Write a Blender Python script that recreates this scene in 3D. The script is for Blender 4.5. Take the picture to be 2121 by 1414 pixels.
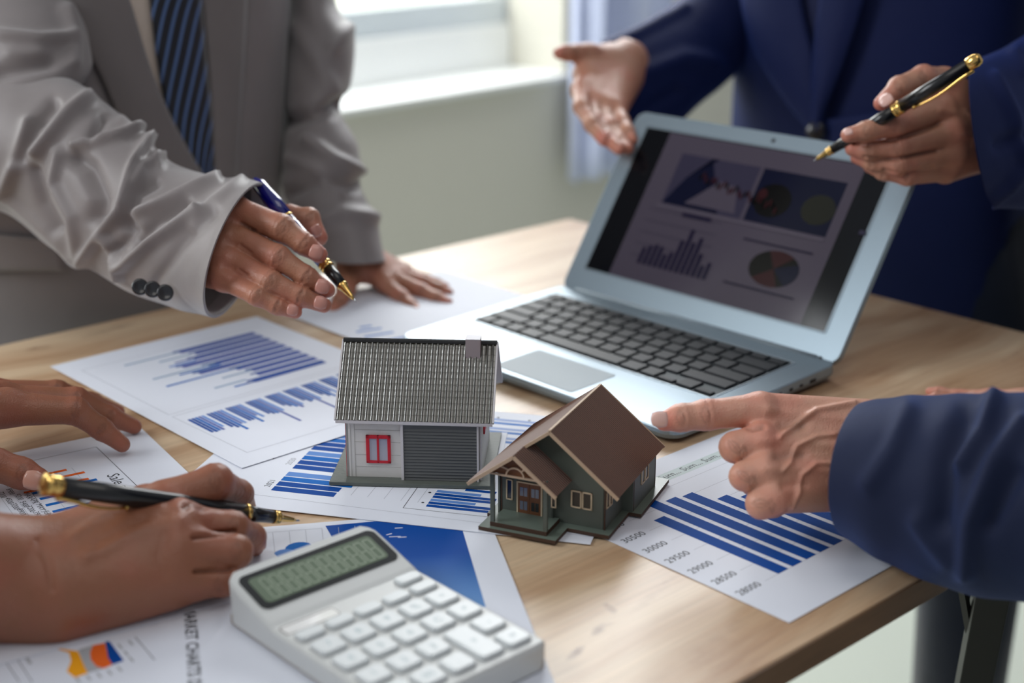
import bpy, bmesh, math, random
import numpy as np
from mathutils import Vector, Matrix
random.seed(7); np.random.seed(7)
for o in list(bpy.data.objects): bpy.data.objects.remove(o)
SC = bpy.context.scene
COL = SC.collection
PI = math.pi
T = 0.75                      # table top height
HC = 0.417                    # camera height above the table
FOC = 3000.0; PITCH = math.radians(18.48); IW, IH = 2121, 1414

# ------------------------------------------------------------------ camera
cam = bpy.data.cameras.new('camera'); cam_o = bpy.data.objects.new('camera', cam); COL.objects.link(cam_o)
cam.sensor_width = 36.0; cam.lens = 36.0 * FOC / IW
cam_o.location = (0, 0, T + HC); cam_o.rotation_euler = (PI / 2 - PITCH, 0, 0)
cam.clip_start = 0.02; cam.clip_end = 60
cam.dof.use_dof = True; cam.dof.focus_distance = 1.0; cam.dof.aperture_fstop = 3.7
SC.camera = cam_o
# ------------------------------------------------------------------ world, lamps, exposure
SC.view_settings.view_transform = 'Standard'; SC.view_settings.look = 'None'
SC.view_settings.gamma = 1.0; SC.view_settings.use_curve_mapping = False
SC.view_settings.exposure = 0.16
wd = bpy.data.worlds.new('world'); SC.world = wd; wd.use_nodes = True
wn = wd.node_tree.nodes; bg = wn['Background']
bg.inputs[0].default_value = (0.86, 0.91, 1.0, 1); bg.inputs[1].default_value = 0.31

def area(name, loc, target, sx, sy, power, color=(1, 1, 1)):
    l = bpy.data.lights.new(name, 'AREA'); l.shape = 'RECTANGLE'; l.size = sx; l.size_y = sy
    l.energy = power; l.color = color
    o = bpy.data.objects.new(name, l); COL.objects.link(o); o.location = loc
    d = Vector(target) - Vector(loc); o.rotation_euler = d.to_track_quat('-Z', 'Y').to_euler()
    return o
area('window_light_left', (-2.2, 1.05, 1.9), (-0.05, 1.05, 0.78), 2.3, 1.4, 84, (0.94, 0.97, 1.0))
area('window_light_back', (-0.25, 3.2, 1.95), (0.0, 1.2, 0.75), 1.9, 1.3, 70, (0.97, 0.99, 1.0))
area('ceiling_light', (0.3, 0.3, 2.6), (0.1, 1.0, 0.75), 1.2, 1.2, 6.0, (1.0, 0.95, 0.88))

# ------------------------------------------------------------------ helpers: pixels to places
_cp, _sp = math.cos(PITCH), math.sin(PITCH)
FW = np.array([0, _cp, -_sp]); UP = np.array([0, _sp, _cp]); RT = np.array([1.0, 0, 0])
CAM = np.array([0, 0, T + HC])
def at(x, y, h=0.0):
    r = FW * FOC + RT * (x - IW / 2) - UP * (y - IH / 2)
    return CAM + r * ((T + h - CAM[2]) / r[2])
def dp(x, y, d):
    return CAM + (FW * FOC + RT * (x - IW / 2) - UP * (y - IH / 2)) * (d / FOC)
def proj(P):
    v = np.asarray(P) - CAM; d = v @ FW
    return IW / 2 + FOC * (v @ RT) / d, IH / 2 - FOC * (v @ UP) / d
def pxr(r, d): return r * d / FOC

# ------------------------------------------------------------------ helpers: materials
def lin(c):
    return tuple(((x / 255) / 12.92 if x / 255 <= 0.04045 else ((x / 255 + 0.055) / 1.055) ** 2.4) for x in c)
MATS = {}
def mat(name, rgb, rough=0.5, metal=0.0, spec=0.5, sheen=0.0, coat=0.0, emit=0.0, bump=None, var=None, alpha=1.0, sss=0.0, trans=0.0):
    """rgb in sRGB 0-255; bump=(scale, strength, distance); var=(scale, amount)"""
    if name in MATS: return MATS[name]
    m = bpy.data.materials.new(name); m.use_nodes = True; MATS[name] = m
    nt = m.node_tree; b = nt.nodes['Principled BSDF']; c = lin(rgb)
    b.inputs['Base Color'].default_value = (*c, 1); b.inputs['Roughness'].default_value = rough
    b.inputs['Metallic'].default_value = metal; b.inputs['Specular IOR Level'].default_value = spec
    b.inputs['Sheen Weight'].default_value = sheen; b.inputs['Coat Weight'].default_value = coat
    b.inputs['Alpha'].default_value = alpha; b.inputs['Transmission Weight'].default_value = trans
    if sss:
        b.inputs['Subsurface Weight'].default_value = sss; b.inputs['Subsurface Radius'].default_value = (0.006, 0.002, 0.001)
        b.inputs['Subsurface Scale'].default_value = 1.0
    if emit:
        b.inputs['Emission Color'].default_value = (*c, 1); b.inputs['Emission Strength'].default_value = emit
    tc = nt.nodes.new('ShaderNodeTexCoord')
    if bump:
        n = nt.nodes.new('ShaderNodeTexNoise'); n.inputs['Scale'].default_value = bump[0]; n.inputs['Detail'].default_value = 4
        nt.links.new(tc.outputs['Object'], n.inputs['Vector'])
        bp = nt.nodes.new('ShaderNodeBump'); bp.inputs['Strength'].default_value = bump[1]; bp.inputs['Distance'].default_value = bump[2]
        nt.links.new(n.outputs['Fac'], bp.inputs['Height']); nt.links.new(bp.outputs['Normal'], b.inputs['Normal'])
    if var:
        n = nt.nodes.new('ShaderNodeTexNoise'); n.inputs['Scale'].default_value = var[0]; n.inputs['Detail'].default_value = 5
        nt.links.new(tc.outputs['Object'], n.inputs['Vector'])
        mx = nt.nodes.new('ShaderNodeMix'); mx.data_type = 'RGBA'
        k = var[1]
        mx.inputs['A'].default_value = (*[max(0, v * (1 - k)) for v in c], 1); mx.inputs['B'].default_value = (*[min(1, v * (1 + k)) for v in c], 1)
        nt.links.new(n.outputs['Fac'], mx.inputs['Factor']); nt.links.new(mx.outputs['Result'], b.inputs['Base Color'])
    return m

def skin_mat(name, rgb, red):
    if name in MATS: return MATS[name]
    m = mat(name, rgb, rough=0.42, spec=0.5, sss=0.06)
    nt = m.node_tree; b = nt.nodes['Principled BSDF']; tc = nt.nodes.new('ShaderNodeTexCoord')
    n = nt.nodes.new('ShaderNodeTexNoise'); n.inputs['Scale'].default_value = 38; n.inputs['Detail'].default_value = 6
    nt.links.new(tc.outputs['Object'], n.inputs['Vector'])
    mx = nt.nodes.new('ShaderNodeMix'); mx.data_type = 'RGBA'
    mx.inputs['A'].default_value = (*lin(rgb), 1); mx.inputs['B'].default_value = (*lin(red), 1)
    rp = nt.nodes.new('ShaderNodeMapRange'); rp.inputs['From Min'].default_value = 0.42; rp.inputs['From Max'].default_value = 0.68
    nt.links.new(n.outputs['Fac'], rp.inputs['Value'])
    at_ = nt.nodes.new('ShaderNodeAttribute'); at_.attribute_name = 'ruddy'
    ad = nt.nodes.new('ShaderNodeMath'); ad.operation = 'MULTIPLY_ADD'; ad.inputs[1].default_value = 0.45; ad.use_clamp = True
    nt.links.new(rp.outputs['Result'], ad.inputs[0]); nt.links.new(at_.outputs['Fac'], ad.inputs[2])
    nt.links.new(ad.outputs[0], mx.inputs['Factor'])
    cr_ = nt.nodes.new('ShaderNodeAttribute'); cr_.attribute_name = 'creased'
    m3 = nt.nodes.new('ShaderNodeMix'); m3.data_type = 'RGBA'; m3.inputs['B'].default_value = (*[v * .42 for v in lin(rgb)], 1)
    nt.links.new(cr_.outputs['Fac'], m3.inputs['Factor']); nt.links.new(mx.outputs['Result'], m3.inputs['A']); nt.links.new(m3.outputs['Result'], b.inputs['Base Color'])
    v = nt.nodes.new('ShaderNodeTexVoronoi'); v.inputs['Scale'].default_value = 900
    nt.links.new(tc.outputs['Object'], v.inputs['Vector'])
    n2 = nt.nodes.new('ShaderNodeTexNoise'); n2.inputs['Scale'].default_value = 160; n2.inputs['Detail'].default_value = 4
    nt.links.new(tc.outputs['Object'], n2.inputs['Vector'])
    a2 = nt.nodes.new('ShaderNodeMath'); a2.operation = 'MULTIPLY_ADD'; a2.inputs[1].default_value = 0.35
    nt.links.new(v.outputs['Distance'], a2.inputs[0]); nt.links.new(n2.outputs['Fac'], a2.inputs[2])
    bp = nt.nodes.new('ShaderNodeBump'); bp.inputs['Strength'].default_value = 0.55; bp.inputs['Distance'].default_value = 0.0009
    nt.links.new(a2.outputs[0], bp.inputs['Height']); nt.links.new(bp.outputs['Normal'], b.inputs['Normal'])
    return m

def cloth_mat(name, rgb, rough=0.85, sheen=0.3, sheen_rgb=None, weave=1500):
    if name in MATS: return MATS[name]
    m = mat(name, rgb, rough=rough, spec=0.25, sheen=sheen, var=(14, 0.12))
    nt = m.node_tree; b = nt.nodes['Principled BSDF']; tc = nt.nodes.new('ShaderNodeTexCoord')
    if sheen_rgb: b.inputs['Sheen Tint'].default_value = (*lin(sheen_rgb), 1)
    n1 = nt.nodes.new('ShaderNodeTexNoise'); n1.inputs['Scale'].default_value = weave; n1.inputs['Detail'].default_value = 2
    n2 = nt.nodes.new('ShaderNodeTexNoise'); n2.inputs['Scale'].default_value = 16; n2.inputs['Detail'].default_value = 3
    for n in (n1, n2): nt.links.new(tc.outputs['Object'], n.inputs['Vector'])
    b1 = nt.nodes.new('ShaderNodeBump'); b1.inputs['Strength'].default_value = 0.35; b1.inputs['Distance'].default_value = 0.0004
    b2 = nt.nodes.new('ShaderNodeBump'); b2.inputs['Strength'].default_value = 0.22; b2.inputs['Distance'].default_value = 0.008
    nt.links.new(n1.outputs['Fac'], b1.inputs['Height']); nt.links.new(n2.outputs['Fac'], b2.inputs['Height'])
    nt.links.new(b2.outputs['Normal'], b1.inputs['Normal']); nt.links.new(b1.outputs['Normal'], b.inputs['Normal'])
    return m

# ------------------------------------------------------------------ helpers: meshes and objects
def link(name, me, m=None, parent=None, loc=(0, 0, 0), rz=0.0):
    o = bpy.data.objects.new(name, me); COL.objects.link(o)
    if m is not None and me is not None and not me.materials:
        for k in (m if isinstance(m, (list, tuple)) else [m]): me.materials.append(k)
    o.location = loc; o.rotation_euler = (0, 0, rz)
    if parent: o.parent = parent
    return o
def tag(o, label=None, cat=None, group=None, kind=None):
    if label: o['label'] = label
    if cat: o['category'] = cat
    if group: o['group'] = group
    if kind: o['kind'] = kind
    return o
def thing(name, loc, rz, label, cat, group=None):
    o = bpy.data.objects.new(name, None); COL.objects.link(o); o.location = loc; o.rotation_euler = (0, 0, rz)
    o.empty_display_size = 0.02
    return tag(o, label, cat, group)
def mesh(name, verts, faces, smooth=False, mats=None, fm=None):
    me = bpy.data.meshes.new(name); me.from_pydata([tuple(map(float, v)) for v in verts], [], [tuple(int(i) for i in f) for f in faces])
    if mats:
        for k in mats: me.materials.append(k)
    if fm: me.polygons.foreach_set('material_index', fm)
    if smooth: me.polygons.foreach_set('use_smooth', [True] * len(me.polygons))
    me.update(); return me
class MB:
    """collects shapes into one mesh"""
    def __init__(s): s.v = []; s.f = []; s.m = []; s.mats = []
    def mi(s, m):
        if m not in s.mats: s.mats.append(m)
        return s.mats.index(m)
    def add(s, vs, fs, m=None):
        b = len(s.v); s.v += [tuple(v) for v in vs]; s.f += [tuple(i + b for i in f) for f in fs]
        s.m += [s.mi(m) if m else 0] * len(fs); return s
    def box(s, x0, x1, y0, y1, z0, z1, m=None):
        return s.add([(x0, y0, z0), (x1, y0, z0), (x1, y1, z0), (x0, y1, z0), (x0, y0, z1), (x1, y0, z1), (x1, y1, z1), (x0, y1, z1)],
                     [(0, 3, 2, 1), (4, 5, 6, 7), (0, 1, 5, 4), (1, 2, 6, 5), (2, 3, 7, 6), (3, 0, 4, 7)], m)
    def prism(s, poly, z0, z1, m=None, axes='xyz'):
        """poly (a,b) extruded along the third axis"""
        n = len(poly)
        def mk(a, b, c): return {'xyz': (a, b, c), 'xzy': (a, c, b), 'yzx': (c, a, b)}[axes]
        vs = [mk(a, b, z0) for a, b in poly] + [mk(a, b, z1) for a, b in poly]
        return s.add(vs, [tuple(range(n))[::-1], tuple(range(n, 2 * n))] + [(i, (i + 1) % n, n + (i + 1) % n, n + i) for i in range(n)], m)
    def bar(s, a, b, w, h, m=None, up=(0, 0, 1)):
        a = Vector(a); b = Vector(b); d = (b - a).normalized(); u = Vector(up); x = d.cross(u).normalized(); u = x.cross(d)
        vs = [p + x * (sx * w / 2) + u * (sy * h / 2) for p in (a, b) for sx, sy in ((-1, -1), (1, -1), (1, 1), (-1, 1))]
        return s.add(vs, [(0, 1, 2, 3), (7, 6, 5, 4), (0, 4, 5, 1), (1, 5, 6, 2), (2, 6, 7, 3), (3, 7, 4, 0)], m)
    def lathe(s, prof, n=24, m=None, M=None):
        """prof = [(r, z)]"""
        vs = []; fs = []
        for r, z in prof:
            for k in range(n):
                p = Vector((r * math.cos(2 * PI * k / n), r * math.sin(2 * PI * k / n), z)); vs.append(M @ p if M else p)
        for i in range(len(prof) - 1):
            for k in range(n): fs.append((i * n + k, i * n + (k + 1) % n, (i + 1) * n + (k + 1) % n, (i + 1) * n + k))
        fs.append(tuple(range(n))[::-1]); fs.append(tuple(range((len(prof) - 1) * n, len(prof) * n)))
        return s.add(vs, fs, m)
    def tube(s, pts, r, n=8, m=None):
        pts = [Vector(p) for p in pts]; vs = []; fs = []
        rr = r if isinstance(r, (list, tuple)) else [r] * len(pts)
        for i, p in enumerate(pts):
            d = (pts[min(i + 1, len(pts) - 1)] - pts[max(i - 1, 0)]).normalized()
            a = d.cross(Vector((0.13, 0.31, 0.94))).normalized(); b = d.cross(a)
            for k in range(n): vs.append(p + a * (rr[i] * math.cos(2 * PI * k / n)) + b * (rr[i] * math.sin(2 * PI * k / n)))
        for i in range(len(pts) - 1):
            for k in range(n): fs.append((i * n + k, i * n + (k + 1) % n, (i + 1) * n + (k + 1) % n, (i + 1) * n + k))
        fs.append(tuple(range(n))[::-1]); fs.append(tuple(range((len(pts) - 1) * n, len(pts) * n)))
        return s.add(vs, fs, m)
    def mesh(s, name, smooth=False, mats=None):
        return mesh(name, s.v, s.f, smooth, mats or s.mats or None, s.m if (s.mats and not mats) else None)
    def build(s, name, m, parent=None, smooth=False, bevel=0, loc=(0, 0, 0), rz=0, seg=2):
        me = s.mesh(name, smooth)
        if not me.materials:
            for k in (m if isinstance(m, (list, tuple)) else [m]): me.materials.append(k)
        if bevel: bevel_mesh(me, bevel, seg)
        return link(name, me, None, parent, loc, rz)
def bevel_mesh(me, w, seg=2, ang=30):
    bm = bmesh.new(); bm.from_mesh(me); bmesh.ops.recalc_face_normals(bm, faces=bm.faces)
    es = [e for e in bm.edges if len(e.link_faces) == 2 and e.calc_face_angle(0) > math.radians(ang)]
    bmesh.ops.bevel(bm, geom=es, offset=w, segments=seg, affect='EDGES', profile=0.6, clamp_overlap=True)
    bm.to_mesh(me); bm.free()
    for p in me.polygons: p.use_smooth = False
def rrect(x0, x1, y0, y1, r, n=5):
    out = []
    for cx, cy, a in ((x1 - r, y1 - r, 0), (x0 + r, y1 - r, 90), (x0 + r, y0 + r, 180), (x1 - r, y0 + r, 270)):
        for k in range(n + 1):
            t = math.radians(a + 90 * k / n); out.append((cx + r * math.cos(t), cy + r * math.sin(t)))
    return out
def text_mesh(s, size, align='LEFT', bold=0.0):
    c = bpy.data.curves.new('text', 'FONT'); c.body = s; c.size = size; c.align_x = align; c.align_y = 'CENTER'; c.offset = bold; c.resolution_u = 2
    o = bpy.data.objects.new('text', c); COL.objects.link(o)
    dg = bpy.context.evaluated_depsgraph_get(); me = bpy.data.meshes.new_from_object(o.evaluated_get(dg))
    bpy.data.objects.remove(o); return me
def prints(name, items, parent, z0, dz=0.00004):
    """flat print on a sheet: items = (points2d, material)"""
    b = MB()
    for i, (poly, m) in enumerate(items):
        z = z0 + dz * (i % 7) * 0.2
        b.add([(x, y, z) for x, y in poly], [tuple(range(len(poly)))], m)
    me = b.mesh(name)
    # make normals face up
    bm = bmesh.new(); bm.from_mesh(me)
    for f in bm.faces:
        if f.normal.z < 0: f.normal_flip()
    bm.to_mesh(me); bm.free()
    return link(name, me, None, parent)
def rect(x0, x1, y0, y1): return [(x0, y0), (x1, y0), (x1, y1), (x0, y1)]
def line2(a, b, w):
    a = np.array(a, float); b = np.array(b, float); d = b - a; d /= np.linalg.norm(d); n = np.array([-d[1], d[0]]) * w / 2
    return [tuple(a - n), tuple(b - n), tuple(b + n), tuple(a + n)]
def add_text(b, s, size, x, y, ang, m, z, align='LEFT', bold=0.0, flip=False):
    me = text_mesh(s, size, align, bold); ca, sa = math.cos(ang), math.sin(ang)
    vs = [(x + v.co.x * ca - v.co.y * sa, y + v.co.x * sa + v.co.y * ca, z) for v in me.vertices]
    b.add(vs, [tuple(p.vertices) for p in me.polygons], m); bpy.data.meshes.remove(me)

# ------------------------------------------------------------------ helpers: implicit surfaces for bodies
def smin(a, b, k):
    h = np.clip(0.5 + 0.5 * (b - a) / k, 0, 1); return b * (1 - h) + a * h - k * h * (1 - h)
def surface_nets(F, o, h):
    S = F < 0; nx, ny, nz = F.shape
    c = [S[i:nx - 1 + i, j:ny - 1 + j, k:nz - 1 + k] for i in (0, 1) for j in (0, 1) for k in (0, 1)]
    allc = np.logical_and.reduce(c); anyc = np.logical_or.reduce(c); act = anyc & ~allc
    idx = -np.ones(act.shape, int); cells = np.argwhere(act); idx[act] = np.arange(len(cells))
    acc = np.zeros((len(cells), 3)); cnt = np.zeros(len(cells))
    cor = [(i, j, k) for i in (0, 1) for j in (0, 1) for k in (0, 1)]
    for a in range(8):
        for b in range(a + 1, 8):
            da = np.array(cor[b]) - np.array(cor[a])
            if abs(da).sum() != 1: continue
            pa = cells + cor[a]; pb = cells + cor[b]
            fa = F[pa[:, 0], pa[:, 1], pa[:, 2]]; fb = F[pb[:, 0], pb[:, 1], pb[:, 2]]
            m = (fa < 0) != (fb < 0)
            t = np.where(m, fa / np.where(m, fa - fb, 1), 0)
            acc[m] += (np.array(cor[a]) + t[:, None] * da)[m]; cnt[m] += 1
    V = o + (cells + acc / cnt[:, None]) * h
    Q = []
    for ax in range(3):
        s0 = [slice(None)] * 3; s1 = [slice(None)] * 3; s0[ax] = slice(0, -1); s1[ax] = slice(1, None)
        A = S[tuple(s0)]; B = S[tuple(s1)]; e = np.argwhere(A != B)
        u, v = [(1, 2), (2, 0), (0, 1)][ax]
        ok = (e[:, u] > 0) & (e[:, v] > 0) & (e[:, u] < F.shape[u] - 1) & (e[:, v] < F.shape[v] - 1); e = e[ok]
        du = np.zeros(3, int); dv = np.zeros(3, int); du[u] = 1; dv[v] = 1
        q = np.stack([idx[tuple((e - du - dv).T)], idx[tuple((e - dv).T)], idx[tuple(e.T)], idx[tuple((e - du).T)]], 1)
        inside = A[tuple(e.T)]; q[~inside] = q[~inside][:, ::-1]; Q.append(q)
    return V, np.concatenate(Q)
def segdist(P, a, b):
    ba = b - a; L = ba @ ba + 1e-12; t = np.clip(((P - a) @ ba) / L, 0, 1)
    return np.linalg.norm(P - (a + t[..., None] * ba), axis=-1), t
class Hand:
    """joints are (px, py, depth, radius_px); palm = list of chains, fingers = list of chains"""
    def __init__(s, palm, fingers, veins=(), h=0.0013, kp=0.012, kf=0.007, crease=True):
        def cv(j): return (dp(*j[:3]), pxr(j[3], j[2]))
        s.palm = [[cv(j) for j in c] for c in palm]; s.fing = [[cv(j) for j in c] for c in fingers]
        s.veins = veins
        s.h = h; s.kp = kp; s.kf = kf; s.crease = crease
    def mesh(s):
        allj = [j for c in s.palm + s.fing for j in c]
        lo = np.min([p - r for p, r in allj], 0) - 0.006; hi = np.max([p + r for p, r in allj], 0) + 0.006
        n = np.ceil((hi - lo) / s.h).astype(int) + 1
        ax = [lo[i] + np.arange(n[i]) * s.h for i in range(3)]
        P = np.stack(np.meshgrid(*ax, indexing='ij'), -1).astype(np.float32)
        BIG = 0.05
        def chain(c, k, joints=False):
            D = np.full(P.shape[:3], BIG, np.float32)
            for (a, ra), (b, rb) in zip(c[:-1], c[1:]):
                m0 = np.floor((np.minimum(a - ra, b - rb) - 0.022 - lo) / s.h).astype(int).clip(0); m1 = np.ceil((np.maximum(a + ra, b + rb) + 0.022 - lo) / s.h).astype(int)
                sl = tuple(slice(m0[i], max(m0[i] + 1, m1[i])) for i in range(3))
                d, t = segdist(P[sl], a.astype(np.float32), b.astype(np.float32)); d = d - (ra + t * (rb - ra))
                D[sl] = smin(D[sl], d, k)
            if joints and s.crease:
                for i in range(1, len(c) - 1):
                    j, r = c[i]; ax_ = c[i + 1][0] - c[i - 1][0]; ax_ = ax_ / np.linalg.norm(ax_)
                    m0 = np.floor((j - 2 * r - lo) / s.h).astype(int).clip(0); m1 = np.ceil((j + 2 * r - lo) / s.h).astype(int)
                    sl = tuple(slice(m0[q], max(m0[q] + 1, m1[q])) for q in range(3))
                    q = P[sl] - j.astype(np.float32); t = q @ ax_.astype(np.float32)
                    # bony swelling of the joint and two or three skin folds over it
                    D[sl] -= np.exp(-(t / (0.75 * r)) ** 2) * r * 0.07
                    D[sl] += np.exp(-(t / (0.42 * r)) ** 2) * 0.00035 * (1 + np.cos(t / 0.0021 * PI))
            return D
        palm = np.full(P.shape[:3], BIG, np.float32)
        for c in s.palm: palm = smin(palm, chain(c, s.kp), s.kp)
        out = palm
        for c in s.fing:
            f = smin(palm, chain(c, 0.0035, True), s.kf); out = smin(out, f, 0.0012)
        V, Q = surface_nets(out, lo, s.h)
        # light smoothing
        V = relax(V, Q, 2)
        dark = np.zeros(len(V)); V = s.marking(V, Q, dark)
        # redness near knuckles and fingertips
        red = np.zeros(len(V))
        for c in s.fing:
            for i, (j, r) in enumerate(c):
                if i == 0: w, rr = 0.45, r * 1.2
                elif i == len(c) - 1: w, rr = 0.8, r * 1.6
                else: w, rr = 0.35, r * 1.0
                red = np.maximum(red, w * np.exp(-(np.linalg.norm(V - j, axis=1) / rr) ** 2))
        return V, Q, red, dark
    def marking(s, V, Q, dark):
        fn = np.cross(V[Q[:, 2]] - V[Q[:, 0]], V[Q[:, 3]] - V[Q[:, 1]]); N = np.zeros_like(V)
        for k in range(4): np.add.at(N, Q[:, k], fn)
        N /= np.linalg.norm(N, axis=1)[:, None] + 1e-12
        R_ = V - CAM; dd = R_ @ FW; PP = np.stack([IW / 2 + FOC * (R_ @ RT) / dd, IH / 2 - FOC * (R_ @ UP) / dd], 1)
        toc = (CAM - V) / np.linalg.norm(CAM - V, axis=1)[:, None]; face = np.clip((N * toc).sum(1) * 2.0, 0, 1)
        D = np.zeros(len(V))
        def mark(pts, w, amp, dk=0.0, dz=None):
            best = np.full(len(V), 1e9)
            for p, q in zip(pts[:-1], pts[1:]): best = np.minimum(best, segdist(PP, np.array(p, float), np.array(q, float))[0])
            g = np.exp(-(best / w) ** 2) * face
            if dz is not None: g = g * (np.abs(dd - dz) < 0.035)
            D[:] += amp * g
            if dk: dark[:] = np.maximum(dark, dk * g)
        for pts, w, amp in s.veins: mark(pts, w, amp, 0.5 if amp < -0.0015 else 0)  # deep grooves between fingers also get shade painted into the skin colour
        if s.crease:
            for c in s.fing:
                for i in range(1, len(c) - 1):
                    (j, r) = c[i]; a = np.array(proj(c[i - 1][0])); b = np.array(proj(c[i + 1][0])); m = np.array(proj(j)); t = b - a
                    if np.linalg.norm(t) < 12: continue
                    t /= np.linalg.norm(t); n = np.array([-t[1], t[0]]); z = (j - CAM) @ FW; rp = r * FOC / z
                    for k, off in enumerate((-.30, .0, .30)):
                        o = m + t * off * rp; hw = rp * (.62 if k == 1 else .48); bow = t * (off * rp * .55)
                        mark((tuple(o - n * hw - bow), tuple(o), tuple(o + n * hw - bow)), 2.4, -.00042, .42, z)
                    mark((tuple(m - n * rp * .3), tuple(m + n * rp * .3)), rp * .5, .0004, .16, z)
        return V + N * D[:, None]
def relax(V, Q, it):
    e = np.concatenate([Q[:, [0, 1]], Q[:, [1, 2]], Q[:, [2, 3]], Q[:, [3, 0]]]); e = np.concatenate([e, e[:, ::-1]])
    cnt = np.bincount(e[:, 0], minlength=len(V)).astype(float)
    for _ in range(it):
        A = np.stack([np.bincount(e[:, 0], V[e[:, 1], k], minlength=len(V)) for k in range(3)], 1) / np.maximum(cnt, 1)[:, None]
        V = V + 0.5 * (A - V)
    return V
def fast_mesh(name, V, Q, red=None, dark=None):
    me = bpy.data.meshes.new(name); me.vertices.add(len(V)); me.vertices.foreach_set('co', np.asarray(V, np.float32).ravel())
    me.loops.add(len(Q) * 4); me.loops.foreach_set('vertex_index', np.asarray(Q, np.int32).ravel())
    me.polygons.add(len(Q)); me.polygons.foreach_set('loop_start', np.arange(0, len(Q) * 4, 4, dtype=np.int32)); me.polygons.foreach_set('loop_total', np.full(len(Q), 4, np.int32))
    me.update(calc_edges=True); me.validate(); me.polygons.foreach_set('use_smooth', np.ones(len(me.polygons), bool))
    if red is not None:
        a = me.attributes.new('ruddy', 'FLOAT', 'POINT'); a.data.foreach_set('value', np.asarray(red, np.float32))
        a = me.attributes.new('creased', 'FLOAT', 'POINT'); a.data.foreach_set('value', np.asarray(dark, np.float32))
    return me
def body(hands, m, parent, extra=None):
    Vs, Qs, Rs, Ds = [], [], [], []; b = 0
    for hd in hands:
        V, Q, r, dk = hd.mesh(); Vs.append(V); Qs.append(Q + b); Rs.append(r); Ds.append(dk); b += len(V)
    me = fast_mesh('body', np.concatenate(Vs), np.concatenate(Qs), np.concatenate(Rs), np.concatenate(Ds))
    return link('body', me, m, parent)
def nail(parent, m, px, py, d, w, l, ax, up, ang=0):
    """a fingernail: curved plate, ax = finger direction, up = outward"""
    ax = Vector(ax).normalized(); up = Vector(up); up = (up - ax * up.dot(ax)).normalized(); sd = ax.cross(up)
    c = Vector(dp(px, py, d)); vs = []; fs = []; n, k = 9, 7
    for i in range(n):
        u = i / (n - 1) * 2 - 1
        for j in range(k):
            v = j / (k - 1) * 2 - 1
            wd_ = .86 * w * (1 - 0.30 * max(0, u) ** 2 - 0.18 * max(0, -u) ** 2) * 0.5
            q = c + ax * (u * l * .44 * (1 - 0.16 * v * v)) + sd * (v * wd_) + up * (-0.30 * wd_ * v * v - 0.10 * l * u * u * (1 if u > 0 else 0.5))
            vs.append(q)
    for i in range(n - 1):
        for j in range(k - 1): fs.append((i * k + j, i * k + j + 1, (i + 1) * k + j + 1, (i + 1) * k + j))
    me = mesh('fingernail', vs, fs, True); o = link('fingernail', me, m, parent)
    md = o.modifiers.new('thick', 'SOLIDIFY'); md.thickness = 0.0006; md.offset = 0
    return o

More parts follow.
